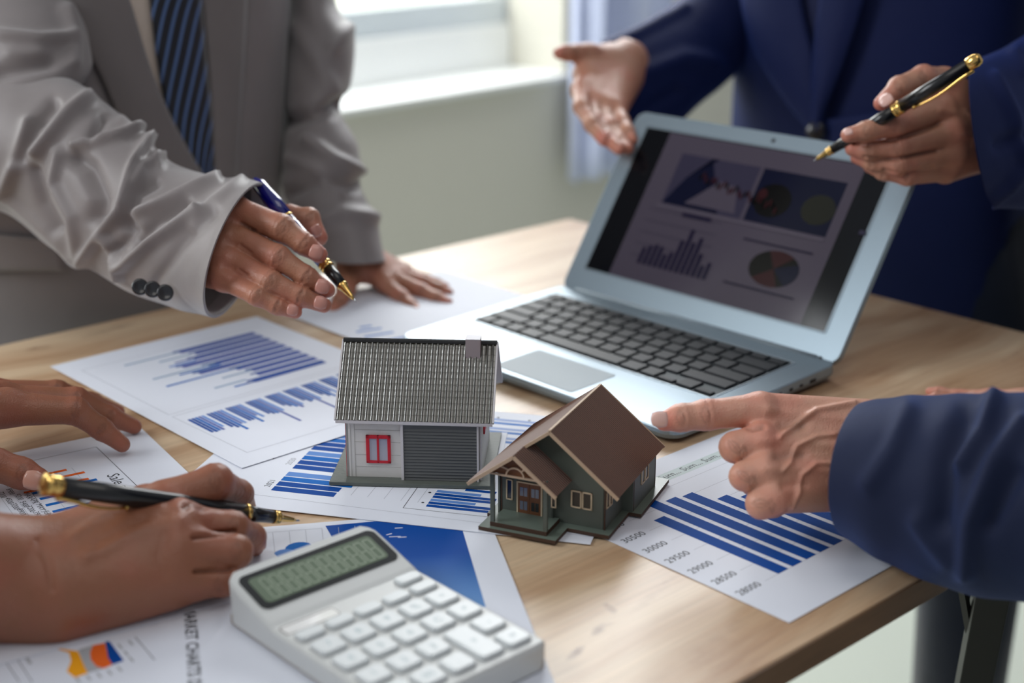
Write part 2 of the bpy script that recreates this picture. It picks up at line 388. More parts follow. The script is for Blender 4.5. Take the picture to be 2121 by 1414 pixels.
# sleeves: sections = (outline_a_px, outline_b_px, depth, thickness_m, near_shift_px)
def catmull(A, t):
    n = len(A) - 1; i = min(int(t * n), n - 1); f = t * n - i
    p0, p1, p2, p3 = A[max(i - 1, 0)], A[i], A[i + 1], A[min(i + 2, n)]
    return 0.5 * ((2 * p1) + (-p0 + p2) * f + (2 * p0 - 5 * p1 + 4 * p2 - p3) * f * f + (-p0 + 3 * p1 - 3 * p2 + p3) * f ** 3)
def sleeve(name, secs, m, parent, folds=(), nu=120, nv=96, cuff=True, inner=0.0016, label=None):
    S = np.array([[*a, *b, d, th, *sh] for a, b, d, th, sh in secs], float)
    V = np.zeros((nu, nv, 3))
    for i in range(nu):
        q = catmull(S, i / (nu - 1)); a = dp(q[0], q[1], q[4]); b = dp(q[2], q[3], q[4])
        c = (a + b) / 2; n1 = (b - a) / 2; n2 = dp((q[0] + q[2]) / 2 + q[6], (q[1] + q[3]) / 2 + q[7], q[4] - q[5]) - c
        ph = np.arange(nv) / nv * 2 * PI
        V[i] = c + np.cos(ph)[:, None] * n1 + np.sin(ph)[:, None] * n2
    # normals
    du = np.gradient(V, axis=0); dv = np.roll(V, -1, 1) - np.roll(V, 1, 1); N = np.cross(du, dv); N /= np.linalg.norm(N, axis=-1)[..., None] + 1e-12
    C = V.mean(1, keepdims=True); sgn = np.sign((N * (V - C)).sum(-1).mean()); N *= sgn
    R = V - CAM; dpt = R @ FW; PX = IW / 2 + FOC * (R @ RT) / dpt; PY = IH / 2 - FOC * (R @ UP) / dpt
    D = np.zeros((nu, nv)); PP = np.stack([PX, PY], -1)
    facing = (N * (CAM - V)).sum(-1) > -0.2
    for pts, w, amp in folds:
        best = np.full((nu, nv), 1e9)
        for p, q in zip(pts[:-1], pts[1:]):
            d, _ = segdist(PP, np.array(p, float), np.array(q, float)); best = np.minimum(best, d)
        D += amp * np.exp(-(best / w) ** 2) * facing
    # gentle wandering wrinkles all round
    u = np.linspace(0, 1, nu)[:, None]; ph = np.arange(nv)[None, :] / nv * 2 * PI
    D += 0.0009 * np.sin(23 * u + 2.0 * np.sin(ph) + 1.3 * np.cos(2 * ph)) * np.sin(ph * 1 + 9 * u) * (1 - u ** 6)
    V = V + N * D[..., None]
    verts = V.reshape(-1, 3).tolist(); faces = []
    for i in range(nu - 1):
        for j in range(nv):
            faces.append((i * nv + j, i * nv + (j + 1) % nv, (i + 1) * nv + (j + 1) % nv, (i + 1) * nv + j))
    if cuff:   # turned-in hem and lining
        base = len(verts); c = V[-1].mean(0); ins = []
        for depth_i, shrink in ((0, 0.955), (6, 0.93), (16, 0.90)):
            ring = V[-1 - depth_i]; cc = ring.mean(0); ins.append(cc + (ring - cc) * shrink)
        prev = (nu - 1) * nv
        for r_ in ins:
            b0 = len(verts); verts += r_.tolist()
            for j in range(nv): faces.append((prev + j, prev + (j + 1) % nv, b0 + (j + 1) % nv, b0 + j))
            prev = b0
    me = mesh(name, verts, faces, True); bm = bmesh.new(); bm.from_mesh(me); bmesh.ops.recalc_face_normals(bm, faces=bm.faces); bm.to_mesh(me); bm.free()
    o = link(name, me, m, parent)
    if label: o['label'] = label
    return o
# upright torsos: elliptical column, garments laid over it
class Torso:
    def __init__(s, c, ang, a, b): s.c = np.array(c, float); s.t = math.radians(ang); s.a = a; s.b = b
    def hit(s, x, y, off):
        r = FW * FOC + RT * (x - IW / 2) - UP * (y - IH / 2); ct, st = math.cos(s.t), math.sin(s.t)
        ex = np.array([ct, st]); ey = np.array([-st, ct]); A, B = s.a + off, s.b + off
        o = CAM[:2] - s.c; ox, oy = o @ ex / A, o @ ey / B; dx, dy = r[:2] @ ex / A, r[:2] @ ey / B
        qa = dx * dx + dy * dy; qb = ox * dx + oy * dy; qc = ox * ox + oy * oy - 1; disc = qb * qb - qa * qc
        k = (-qb - math.sqrt(max(disc, 0))) / qa
        return CAM + r * k
    def column(s, name, zs, m, parent, n=96):
        """zs = (z, scale)"""
        ct, st = math.cos(s.t), math.sin(s.t); vs = []; fs = []
        for z, k in zs:
            for j in range(n):
                p = 2 * PI * j / n; x, y = s.a * k * math.cos(p), s.b * k * math.sin(p)
                w = 1 + 0.012 * math.sin(5 * p + 9 * z) * math.sin(14 * z + 2 * p)
                vs.append((s.c[0] + (x * ct - y * st) * w, s.c[1] + (x * st + y * ct) * w, z))
        for i in range(len(zs) - 1):
            for j in range(n): fs.append((i * n + j, i * n + (j + 1) % n, (i + 1) * n + (j + 1) % n, (i + 1) * n + j))
        fs.append(tuple(range(n))[::-1]); fs.append(tuple(range((len(zs) - 1) * n, len(zs) * n)))
        return link(name, mesh(name, vs, fs, True), m, parent)
    def patch(s, name, L, R, off, th, m, parent, nu=40, nv=10, puff=0.0, label=None):
        """cloth panel between pixel polylines L and R, lying on the column"""
        L = np.array(L, float); R = np.array(R, float); vs = []; fs = []
        for i in range(nu + 1):
            a = catmull(L, i / nu); b = catmull(R, i / nu)
            for j in range(nv + 1):
                q = a + (b - a) * j / nv
                vs.append(s.hit(q[0], q[1], off + puff * math.sin(PI * j / nv)))
        for i in range(nu):
            for j in range(nv): fs.append((i * (nv + 1) + j, i * (nv + 1) + j + 1, (i + 1) * (nv + 1) + j + 1, (i + 1) * (nv + 1) + j))
        o = link(name, mesh(name, vs, fs, True), m, parent)
        md = o.modifiers.new('thick', 'SOLIDIFY'); md.thickness = th; md.offset = 1
        # outward is towards the camera
        me = o.data
        if me.polygons[0].normal.dot(Vector(CAM) - Vector(vs[0])) < 0: me.flip_normals()
        if label: o['label'] = label
        return o
# ------------------------------------------------------------------ materials
M_paper = mat('paper', (226, 230, 240), rough=0.6, spec=0.3)
M_edge = mat('ink_line', (70, 72, 80), rough=0.7)
M_thin = mat('ink_thin', (176, 180, 190), rough=0.7)
M_b1 = mat('ink_blue_dark', (0, 70, 152), rough=.7, spec=.15)
M_b2 = mat('ink_blue', (16, 102, 184), rough=.7, spec=.15)
M_b3 = mat('ink_blue_mid', (98, 140, 205), rough=.7, spec=.15)
M_b4 = mat('ink_blue_pale', (160, 180, 222), rough=.7, spec=.15)
M_gb = mat('ink_greyblue', (150, 172, 196), rough=.7, spec=.15)
M_vi = mat('ink_violet', (98, 110, 172), rough=.7, spec=.15)
M_or = mat('ink_orange', (232, 104, 40), rough=.7, spec=.15)
M_ye = mat('ink_yellow', (244, 166, 32), rough=.7, spec=.15)
M_gr = mat('ink_grey', (172, 174, 178), rough=.7, spec=.15)
M_tx = mat('ink_text', (48, 50, 56), rough=0.7)
M_gold = mat('gold', (224, 184, 108), rough=0.2, metal=1.0)
M_blk = mat('black_lacquer', (14, 14, 15), rough=0.3, coat=0.2)
M_navyl = mat('navy_lacquer', (16, 18, 120), rough=0.12, coat=1.0)
M_steel = mat('steel', (170, 172, 175), rough=0.25, metal=1.0)
SK_A = skin_mat('skin_brown', (170, 118, 92), (186, 112, 94))
SK_B = skin_mat('skin_tan', (188, 138, 112), (196, 118, 100))
SK_C = skin_mat('skin_bronze', (144, 92, 66), (158, 90, 70))
SK_D = skin_mat('skin_light', (208, 156, 132), (214, 128, 110))
M_nailA = mat('nail_brown', (192, 134, 120), rough=0.28, coat=0.3)
M_nailD = mat('nail_light', (230, 186, 174), rough=0.3, coat=0.3)
M_nailC = mat('nail_bronze', (190, 140, 122), rough=0.3, coat=0.3)

def wood_mat(name, knots=(), tint=(210, 184, 152), dark=(164, 124, 90), edge=False):
    m = mat(name, tint, rough=0.34, spec=0.6); nt = m.node_tree; b = nt.nodes['Principled BSDF']; N = nt.nodes.new; L = nt.links.new
    tc = N('ShaderNodeTexCoord')
    mp = N('ShaderNodeMapping'); mp.inputs['Scale'].default_value = (1.3, 15, 15); L(tc.outputs['Object'], mp.inputs['Vector'])
    # wandering grain
    n0 = N('ShaderNodeTexNoise'); n0.inputs['Scale'].default_value = 2.4; n0.inputs['Detail'].default_value = 2; L(tc.outputs['Object'], n0.inputs['Vector'])
    sc = N('ShaderNodeVectorMath'); sc.operation = 'SCALE'; sc.inputs['Scale'].default_value = 1.6; L(n0.outputs['Color'], sc.inputs[0])
    ad = N('ShaderNodeVectorMath'); ad.operation = 'ADD'; L(mp.outputs[0], ad.inputs[0]); L(sc.outputs[0], ad.inputs[1])
    n1 = N('ShaderNodeTexNoise'); n1.inputs['Scale'].default_value = 1.6; n1.inputs['Detail'].default_value = 6; n1.inputs['Roughness'].default_value = 0.6; L(ad.outputs[0], n1.inputs['Vector'])
    r1 = N('ShaderNodeValToRGB'); e = r1.color_ramp.elements; e[0].position = 0.30; e[0].color = (*lin(dark), 1); e[1].position = 0.60; e[1].color = (*lin(tint), 1)
    k = e.new(0.46); k.color = (*lin(tuple((a + c) / 2 + 4 for a, c in zip(tint, dark))), 1); L(n1.outputs['Fac'], r1.inputs['Fac'])
    mp2 = N('ShaderNodeMapping'); mp2.inputs['Scale'].default_value = (9, 320, 320); L(tc.outputs['Object'], mp2.inputs['Vector'])
    n2 = N('ShaderNodeTexNoise'); n2.inputs['Scale'].default_value = 1.0; n2.inputs['Detail'].default_value = 3; L(mp2.outputs[0], n2.inputs['Vector'])
    mr = N('ShaderNodeMapRange'); mr.inputs['From Min'].default_value = 0.3; mr.inputs['From Max'].default_value = 0.7; mr.inputs['To Min'].default_value = 0.90; mr.inputs['To Max'].default_value = 1.05; L(n2.outputs['Fac'], mr.inputs['Value'])
    mu = N('ShaderNodeMix'); mu.data_type = 'RGBA'; mu.blend_type = 'MULTIPLY'; mu.inputs['Factor'].default_value = 1
    L(r1.outputs['Color'], mu.inputs['A']); L(mr.outputs[0], mu.inputs['B']); last = mu.outputs['Result']
    nk = N('ShaderNodeTexNoise'); nk.inputs['Scale'].default_value = 60; nk.inputs['Detail'].default_value = 3; L(tc.outputs['Object'], nk.inputs['Vector'])
    for (kx, ky, rx, ry, ka, st) in knots:
        mk = N('ShaderNodeMapping'); mk.vector_type = 'TEXTURE'; mk.inputs['Location'].default_value = (kx, ky, 0); mk.inputs['Rotation'].default_value = (0, 0, ka); mk.inputs['Scale'].default_value = (rx, ry, 1)
        L(tc.outputs['Object'], mk.inputs['Vector'])
        ln = N('ShaderNodeVectorMath'); ln.operation = 'LENGTH'; L(mk.outputs[0], ln.inputs[0])
        s_ = N('ShaderNodeMath'); s_.operation = 'MULTIPLY_ADD'; s_.inputs[1].default_value = 1.3; L(nk.outputs['Fac'], s_.inputs[0]); L(ln.outputs['Value'], s_.inputs[2])
        r_ = N('ShaderNodeMapRange'); r_.inputs['From Min'].default_value = 1.15; r_.inputs['From Max'].default_value = 1.7; r_.inputs['To Min'].default_value = st; r_.inputs['To Max'].default_value = 0; L(s_.outputs[0], r_.inputs['Value'])
        mx = N('ShaderNodeMix'); mx.data_type = 'RGBA'; mx.inputs['B'].default_value = (*lin((108, 66, 40)), 1); L(r_.outputs[0], mx.inputs['Factor']); L(last, mx.inputs['A']); last = mx.outputs['Result']
    L(last, b.inputs['Base Color'])
    bp = N('ShaderNodeBump'); bp.inputs['Strength'].default_value = 0.15; bp.inputs['Distance'].default_value = 0.0005; L(n2.outputs['Fac'], bp.inputs['Height']); L(bp.outputs['Normal'], b.inputs['Normal'])
    return m

# ------------------------------------------------------------------ the room
M_wall = mat('wall_paint', (214, 211, 198), rough=0.9, spec=0.2, bump=(60, 0.08, 0.002))
M_floor = mat('floor_vinyl', (196, 202, 190), rough=0.5, var=(1.3, 0.04))
M_white = mat('white_window_paint', (242, 244, 242), rough=0.4)
fl = MB().box(-4, 5, -2.5, 8, -0.05, 0).build('floor', M_floor); tag(fl, kind='structure', label='pale grey green vinyl floor under the table')
WA = math.radians(47)                                    # the window wall runs off to the right
wd_ = np.array([math.cos(WA), math.sin(WA)]); wn_ = np.array([-math.sin(WA), math.cos(WA)])
SILL = 0.70
w0 = at(940, 190, SILL - T)[:2]                           # a point on the sill's front edge
def W(u, v=0.0): p = w0 + wd_ * u + wn_ * v; return (p[0], p[1])
def wu(x, y, z, v=0.0):
    """position along the wall of a pixel column at height z"""
    r = FW * FOC + RT * (x - IW / 2) - UP * (y - IH / 2); A = np.array([[wd_[0], -r[0]], [wd_[1], -r[1]]]); o = w0 + wn_ * v
    return float(np.linalg.solve(A, CAM[:2] - o)[0])
U0, U1 = -2.4, wu(1178, 150, SILL)
UF = wu(1092, 60, SILL + .15, 0.22)
wb = MB()
wb.box(U0 - .9, 3.2, 0.015, 0.30, 0, SILL - .014); wb.box(U1, 3.2, 0.015, 0.30, SILL - .014, 2.7); wb.box(U0 - .9, U0, 0.015, 0.30, SILL - .014, 2.7); wb.box(U0, U1, 0.015, 0.30, 2.0, 2.7)
wall = wb.build('wall_back', M_wall, loc=(w0[0], w0[1], 0), rz=WA); tag(wall, kind='structure', label='grey cream wall under and beside the window')
sl = MB().box(U0, U1 + .02, 0.0, 0.205, SILL - .014, SILL).build('trim_1', M_white, bevel=.003, loc=(w0[0], w0[1], 0), rz=WA); tag(sl, kind='structure', label='bright white window sill')
bb = MB().box(U0 - .9, 3.2, 0.002, 0.015, 0, .09).build('baseboard_back', M_white, loc=(w0[0], w0[1], 0), rz=WA); tag(bb, kind='structure')
win = bpy.data.objects.new('window_1', None); COL.objects.link(win); win.location = (w0[0], w0[1], 0); win.rotation_euler = (0, 0, WA)
tag(win, kind='structure', label='white framed window above the sill')
fb = MB(); fb.box(U0, U1, .18, .24, SILL, SILL + .10); fb.box(U0, U1, .18, .24, 1.92, 2.0)
for u in (U0, -.9, UF): fb.box(u, u + (.075 if u != UF else U1 - UF), .18, .24, SILL + .10, 1.92)
fb.build('window_frame', M_white, win, bevel=.004)
sb = MB()
for u0, u1 in ((U0 + .075, -.9), (-.9 + .075, UF)):
    sb.box(u0, u1, .195, .225, SILL + .10, SILL + .16); sb.box(u0, u1, .195, .225, 1.87, 1.92); sb.box(u0, u0 + .05, .195, .225, SILL + .16, 1.87); sb.box(u1 - .05, u1, .195, .225, SILL + .16, 1.87)
sb.build('sash', mat('sash_paint', (214, 222, 226), rough=0.35), win, bevel=.003)
M_glass = mat('window_glass', (240, 246, 250), rough=0.02, alpha=0.10, spec=0.5)
for u0, u1 in ((U0 + .125, -.95), (-.775, UF - .05)):
    MB().box(u0, u1, .208, .214, SILL + .16, 1.87).build('pane', M_glass, win)
# daylight and foliage outside
M_out = mat('daylight_outside', (120, 122, 118), rough=1, emit=1.7)
nt = M_out.node_tree; tcn = nt.nodes.new('ShaderNodeTexCoord'); nn = nt.nodes.new('ShaderNodeTexNoise'); nn.inputs['Scale'].default_value = 1.6; nn.inputs['Detail'].default_value = 3
nt.links.new(tcn.outputs['Object'], nn.inputs['Vector']); cr = nt.nodes.new('ShaderNodeValToRGB'); e = cr.color_ramp.elements
e[0].position = .34; e[0].color = (*lin((214, 226, 190)), 1); e[1].position = .52; e[1].color = (1, 1, 1, 1)
nt.links.new(nn.outputs['Fac'], cr.inputs['Fac']); nt.links.new(cr.outputs['Color'], nt.nodes['Principled BSDF'].inputs['Emission Color'])
ob = MB().box(U0 - 1.5, U1 + 1.5, 1.2, 1.22, -.2, 3.2).build('sky_backdrop', M_out, loc=(w0[0], w0[1], 0), rz=WA); tag(ob, kind='structure', label='overexposed daylight and pale foliage outside the window')

# curtain
def curtain():
    u0, u1 = wu(1158, 200, .7), wu(1352, 60, 1.0); zb = 0.46; n = 150; rows = 26; vs = []; fs = []
    for r in range(rows):
        z = zb + (2.25 - zb) * r / (rows - 1); k = r / (rows - 1)
        for i in range(n):
            t = i / (n - 1); amp = .020 + .012 * math.sin(3 * t + 2)
            y = -.06 + amp * math.sin(t * 2 * PI * 7.5 + .6 * math.sin(3 * k + 5 * t)) + .008 * math.sin(t * 61)
            vs.append((u0 + (u1 - u0) * t + .012 * math.sin(4 * k + 9 * t), y, z + (.012 * math.sin(t * 9) if r == 0 else 0)))
    for r in range(rows - 1):
        for i in range(n - 1): fs.append((r * n + i, r * n + i + 1, (r + 1) * n + i + 1, (r + 1) * n + i))
    m = cloth_mat('curtain_cloth', (206, 214, 240), rough=.8)
    o = link('curtain', mesh('curtain', vs, fs, True), m, None, (w0[0], w0[1], 0), WA); md = o.modifiers.new('t', 'SOLIDIFY'); md.thickness = .002
    tag(o, 'pale blue folded curtain hanging beside the window behind the open hand', 'curtain')
curtain()

# ------------------------------------------------------------------ table
TA = math.radians(42.2); TO = np.array([.1191, .6741])
def tl(p): d = np.array(p[:2]) - TO; return (d[0] * math.cos(TA) + d[1] * math.sin(TA), -d[0] * math.sin(TA) + d[1] * math.cos(TA))
table = thing('table', (TO[0], TO[1], 0), TA, 'light pine wood table with knots and grain, holding the papers and houses', 'table')
kn = []
for px, py, rx, ry, a, s in ((1243, 1300, .018, .0045, .35, .95), (1272, 1268, .014, .005, 1.2, 1), (1192, 1352, .015, .0035, .3, .85), (1262, 1290, .009, .0045, -.2, .95), (75, 722, .014, .010, 0, .7), (235, 680, .05, .010, .1, .45), (975, 548, .016, .012, 0, .3), (1150, 790, .03, .006, .1, .3), (2095, 738, .03, .004, .1, .5), (1340, 1240, .05, .006, .2, .25), (1480, 1330, .06, .012, .1, .2)):
    q = tl(at(px, py)); kn.append((q[0], q[1], rx, ry, a, s))
M_wood = wood_mat('pine_wood', kn)
M_woode = wood_mat('pine_wood_edge_shaded', (), (126, 96, 70), (92, 66, 46))  # edge tone darkened to put the shade of the table side into colour
TX0, TX1, TY1 = -.74, .666, .807
tb = MB().box(TX0, TX1, 0, TY1, T - .019, T).build('tabletop', M_wood, table, bevel=.0012)
eb = MB(); eb.box(TX0, TX1, -.0012, 0, T - .0182, T - .0009); eb.box(TX1, TX1 + .0012, 0, TY1, T - .0182, T - .0009); eb.box(TX0, TX1, TY1, TY1 + .0012, T - .0182, T - .0009)
eb.build('edge_band', M_woode, table)
M_leg = mat('table_leg_metal', (52, 52, 50), rough=0.5, metal=0.6)
pa, pb = dp(2060, 1190, 1.045), dp(2016, 1414, 1.115); dv = (pb - pa) / (pb[2] - pa[2])
ltop = pa + dv * (T - .02 - pa[2]); lbot = pa + dv * (0.0 - pa[2])
def loc3(p): q = tl(p); return (q[0], q[1], p[2])
lt, lb = loc3(ltop), loc3(lbot)
def mirror(p, fx, fy): return ((TX0 + TX1) - p[0] if fx else p[0], TY1 - p[1] if fy else p[1], p[2])
for fx in (0, 1):
    for fy in (0, 1):
        MB().bar(mirror(lt, fx, fy), mirror(lb, fx, fy), .024, .020).build('leg', M_leg, table, bevel=.001)
s0 = loc3(dp(1946, 1226, 1.05)); s1 = loc3(dp(2010, 1312, 1.085))
s0 = (s0[0], s0[1], T - .02)
MB().bar(s0, s1, .006, .004).build('brace', M_leg, table)

# ------------------------------------------------------------------ papers
PZ = [0]
def sheet(name, O, vdeg, udeg, ulen, vlen, label, z=None, curl=0.0, u0=0.0, v0=0.0, group=None):
    """local x = v direction, local y = u direction (flipped when left-handed)"""
    z = z if z is not None else T + .0006
    t = thing(name, (O[0], O[1], z), math.radians(vdeg), label, 'paper', 'printed chart sheets on the table')
    hand = 1 if ((udeg - vdeg) % 360) < 180 else -1
    n = 14; vs = []; fs = []
    for i in range(n + 1):
        for j in range(n + 1):
            x = v0 + vlen * i / n; y = (u0 + ulen * j / n) * hand
            vs.append((x, y, 0))
    for i in range(n):
        for j in range(n):
            q = (i * (n + 1) + j, (i + 1) * (n + 1) + j, (i + 1) * (n + 1) + j + 1, i * (n + 1) + j + 1); fs.append(q if hand > 0 else q[::-1])
    s = link('sheet', mesh('sheet', vs, fs), M_paper, t); md = s.modifiers.new('t', 'SOLIDIFY'); md.thickness = .00022; md.offset = -1
    return t, hand
def bars(items, hand): return [([(x, y * hand) for x, y in p], m) for p, m in items]

# p1: sheet with two blue bar charts (left of the white house)
p1, h1 = sheet('chart_paper', (-.3969, 1.1737), -47.04, 42.96, .210, .2985, 'white sheet with blue bar charts, left of and behind the white model house', z=T + .0022)
it = []
x0 = .0375
left = [.1003, .109, .1003, .082, .1003, .084, .113, .121, .1185, .107]
for k in range(10):
    x = .0385 + k * .0119
    it.append((rect(x, x + .0085, left[k], .1800), M_vi)); it.append((rect(x - .0004, x + .0026, left[k] - .004, .1803), M_b1))
it += [(rect(.1500, .1530, .100, .1795), M_b1)]
for x, a, b_, m in ((.0405, .0475, .100, M_gb), (.0530, .074, .105, M_gb), (.0700, .074, .100, M_b3), (.0640, .083, .100, M_vi), (.0880, .0478, .108, M_gb), (.0935, .070, .110, M_b2), (.1110, .0473, .120, M_b2), (.1250, .092, .122, M_gb), (.1415, .0742, .105, M_gb), (.1500, .088, .103, M_b2)):
    it.append((rect(x, x + .0030, a, b_), m))
groups = [(.0205, (.0355, .037, .036, .037, .031)), (.0375, (.037, .041, .049, .036, .037)), (.0550, (.036, .036, .0445, .030, .036)), (.0740, (.034, .037, .038, .0635, .036)), (.0930, (.028, .033, .037, .041, .036)), (.1110, (.030, .036, .034, .0635, .036)), (.1295, (.030, .036, .040, .028, .036)), (.1480, (.030, .034, .046, .030, .030)), (.1665, (.03, .04, .03, .036, .03))]
for gy, hs in groups:
    for k, hh in enumerate(hs):
        y = gy + k * .0030; it.append((rect(.1905 - gy * .035, .1905 - gy * .035 + hh, y, y + .0024), (M_b1, M_b1, M_b2, M_vi, M_b3)[k]))
for a, b_ in (((.028, .0150), (.1705, .0155)), ((.1705, .0155), (.1705, .196)), ((.028, .015), (.028, .196)), ((.176, .0155), (.277, .0185)), ((.277, .0185), (.281, .196)), ((.176, .0155), (.176, .196))):
    it.append((line2(a, b_, .0005), M_thin))
prints('printed_charts', bars(it, h1), p1, .00006)

# p2: sheet beneath the two houses; v runs to the right, u away
p2, h2 = sheet('chart_paper', (-.1558, .8865), -13.97, 76.03, .212, .297, 'white sheet with blue grouped bars lying under the two model houses', z=T + .0014, v0=-.085)
it = []
def hb(u, v0, v1, m, w=.0072): it.append((rect(v0, v1, u, u + w), m))
for base in (.0285, .0675, .1035, .140):
    e = (.0274, .0278, .0341, .018)
    for k in range(4): hb(base + k * .0086, -.0187, e[k] + (0 if base < .03 else -.006), (M_b1, M_b1, M_b2, M_b3)[k])
for base in (.0290, .0437):
    for k, (e, m) in enumerate(((.1364, M_b1), (.1369, M_b1), (.125, M_b3))): hb(base + k * .0047, .0933, e, m, .0038)
hb(.0600, .112, .134, M_b1, .0036)
for base in (.150, .168, .186):
    for k, m in enumerate((M_b3, M_b4)): hb(base + k * .007, .075, .19, m, .0042)
for a, b_ in (((.0791, .0234), (.20, .0236)), ((.0791, .0234), (.0782, .074))): it.append((line2(a, b_, .0005), M_edge))
for k in range(5): it.append((line2((.038 + k * .012, .034), (.038 + k * .012, .075), .0003), M_thin))
it.append((line2((-.05, .020), (.21, .011), .0004), M_thin))
pb_ = MB()
for q, m in bars(it, h2): pb_.add([(x, y, .00006) for x, y in q], [(0, 1, 2, 3)], m)
for v, u in ((.0895, .0346), (.0893, .0514), (.10, .199), (.125, .199)): pb_.add([(v + .0011 * math.cos(a), u + .0011 * math.sin(a), .00007) for a in np.linspace(0, 2 * PI, 9)[:-1]], [tuple(range(8))], M_tx)
add_text(pb_, '2021', .0062, -.0237, .0395, PI / 2, M_tx, .00008, 'CENTER'); add_text(pb_, '2020', .0062, -.0241, .0790, PI / 2, M_gr, .00008, 'CENTER'); add_text(pb_, 'Sales', .006, -.040, .085, PI / 2 , M_tx, .00008, 'CENTER')
link('printed_charts', pb_.mesh('print'), None, p2)

# p3: sheet at the right under the pointing hand; local x = v (away), u to the right -> left-handed
p3, h3 = sheet('chart_paper', (.1590, .7372), 132.65, 42.65, .297, .2110, 'white sheet with broad dark blue bars under the pointing hand', z=T + .0006)
it = []
tops = [.1434, .1686, .1585, .1557, .1369, .128, .142, .118, .135, .128, .11, .12]
for k, tpv in enumerate(tops):
    a = .0435 + k * .01430; it.append((rect(.0410, tpv, a, a + .0102), M_b1))
for k in range(8): it.append((line2((.0409 + k * .0188, .030), (.0409 + k * .0188, .283), .0003), M_thin))
it.append((rect(.1800, .1905, .060, .26), mat('ink_band', (196, 210, 210), rough=.6)))
pb_ = MB()
for q, m in bars(it, h3):
    pb_.add([(x, y, .00006 if m is M_b1 else .00004) for x, y in q][::-1], [(0, 1, 2, 3)], m)
for k, s in enumerate(('28000', '28500', '29000', '29500', '30000', '30500', '31000')):
    add_text(pb_, s, .0082, .0412 + k * .0188, -.0152, -PI / 2, M_tx, .00008, 'CENTER', .00002)
for k in range(7): add_text(pb_, 'Sum...', .0088, .1856, -(.0835 + k * .0235), -PI / 2, M_tx, .00009, 'CENTER')
link('printed_charts', pb_.mesh('print'), None, p3)

# p4: sale paper under the left hand
A4 = at(290, 886)[:2]; B4 = at(384, 975)[:2]; d4 = B4 - A4; ang4 = math.degrees(math.atan2(d4[1], d4[0]))
p4, h4 = sheet('chart_paper', tuple(A4), ang4, ang4 - 90, .230, .297, 'white sheet with an orange and blue column chart under the flat hand', z=T + .0010)
def l4(px, py): q = at(px, py)[:2] - A4; a = math.radians(ang4); return (q[0] * math.cos(a) + q[1] * math.sin(a), -(-q[0] * math.sin(a) + q[1] * math.cos(a)))
it = []; pb_ = MB(); s4 = lambda x, y: l4(x / 4.158, 780 + y / 4.158)
fr = s4(830, 615); fe = s4(1175, 880); fl_ = s4(285, 745)
it += [(line2(fr, (fr[0] + .25, fe[1]), .0005), M_edge), (line2(fr, (fl_[0], fr[1] + .25), .0005), M_edge)]
xs_or = [(425, 845, 575, 812), (560, 880, 730, 832), (700, 900, 765, 888)]
for x0_, y0_, x1_, y1_ in xs_or:
    a = s4(x0_, y0_); b_ = s4(x1_, y1_); it.append((rect(b_[0] - .0018, b_[0] + .0018, b_[1], b_[1] + .045), M_or))
for x0_, y0_, x1_ in ((280, 1018, 1), (345, 1065, 1), (395, 1120, 1), (455, 1175, 1)):
    a = s4(x0_, y0_); it.append((rect(a[0] - .002, a[0] + .002, a[1] - .045, a[1]), M_b2))
for k in range(4): a = s4(280, 1018); it.append((line2((a[0] - .03, a[1] - .012 * k), (a[0] + .1, a[1] - .012 * k), .0003), M_thin if k else M_edge))
for k in range(5): a = s4(300, 1130); it.append((line2((a[0] - .05, a[1] + .007 + .0085 * k), (a[0] + .1, a[1] + .007 + .0085 * k), .0003), M_thin))
for q, m in bars(it, h4): pb_.add([(x, y, .00006) for x, y in q], [(0, 1, 2, 3)], m)
q = s4(960, 850); add_text(pb_, 'Sale product', .0125, q[0], -q[1], 0, M_tx, .00008)
for s, (x, y) in (('MAR', (240, 1035)), ('APR', (290, 1080)), ('MAY', (350, 1135)), ('JUN', (410, 1190))):
    q = s4(x, y); add_text(pb_, s, .0058, q[0], -q[1], 0, M_tx, .00008, 'CENTER')
for (x, y), ss in (((165, 1048), '9200'), ((212, 1110), '5400'), ((265, 1150), '3200'), ((325, 1200), '3900'), ((385, 1258), '6000'), ((80, 1080), '4500'), ((130, 1128), '3200'), ((185, 1175), '8900'), ((235, 1225), '11200'), ((300, 1285), '5800'), ((20, 1030), '7200'), ((90, 1000), '8900')):
    q = s4(x, y); add_text(pb_, ss, .0056, q[0], -q[1], 0, M_tx, .00008, 'CENTER')
link('printed_charts', pb_.mesh('print'), None, p4)

# p5: sheet with the blue area chart, under the calculator
A5 = np.array((-.0182, .8893)); B5 = at(1140, 1395)[:2]; d5 = B5 - A5; ang5 = math.degrees(math.atan2(d5[1], d5[0]))
p5, h5 = sheet('chart_paper', tuple(A5), ang5, ang5 - 90, .210, .297, 'white sheet with a big solid blue area print, under the calculator', z=T + .0008)
def l5(px, py): q = at(px, py)[:2] - A5; a = math.radians(ang5); return (q[0] * math.cos(a) + q[1] * math.sin(a), -(-q[0] * math.sin(a) + q[1] * math.cos(a)))
M_area = mat('ink_area_blue', (0, 78, 160), rough=.6, spec=.2); nt = M_area.node_tree; tcn = nt.nodes.new('ShaderNodeTexCoord'); sp = nt.nodes.new('ShaderNodeSeparateXYZ'); nt.links.new(tcn.outputs['Object'], sp.inputs[0])
mr = nt.nodes.new('ShaderNodeMapRange'); mr.inputs['From Min'].default_value = l5(900, 1150)[0]; mr.inputs['From Max'].default_value = l5(1000, 1270)[0]; nt.links.new(sp.outputs['X'], mr.inputs['Value'])
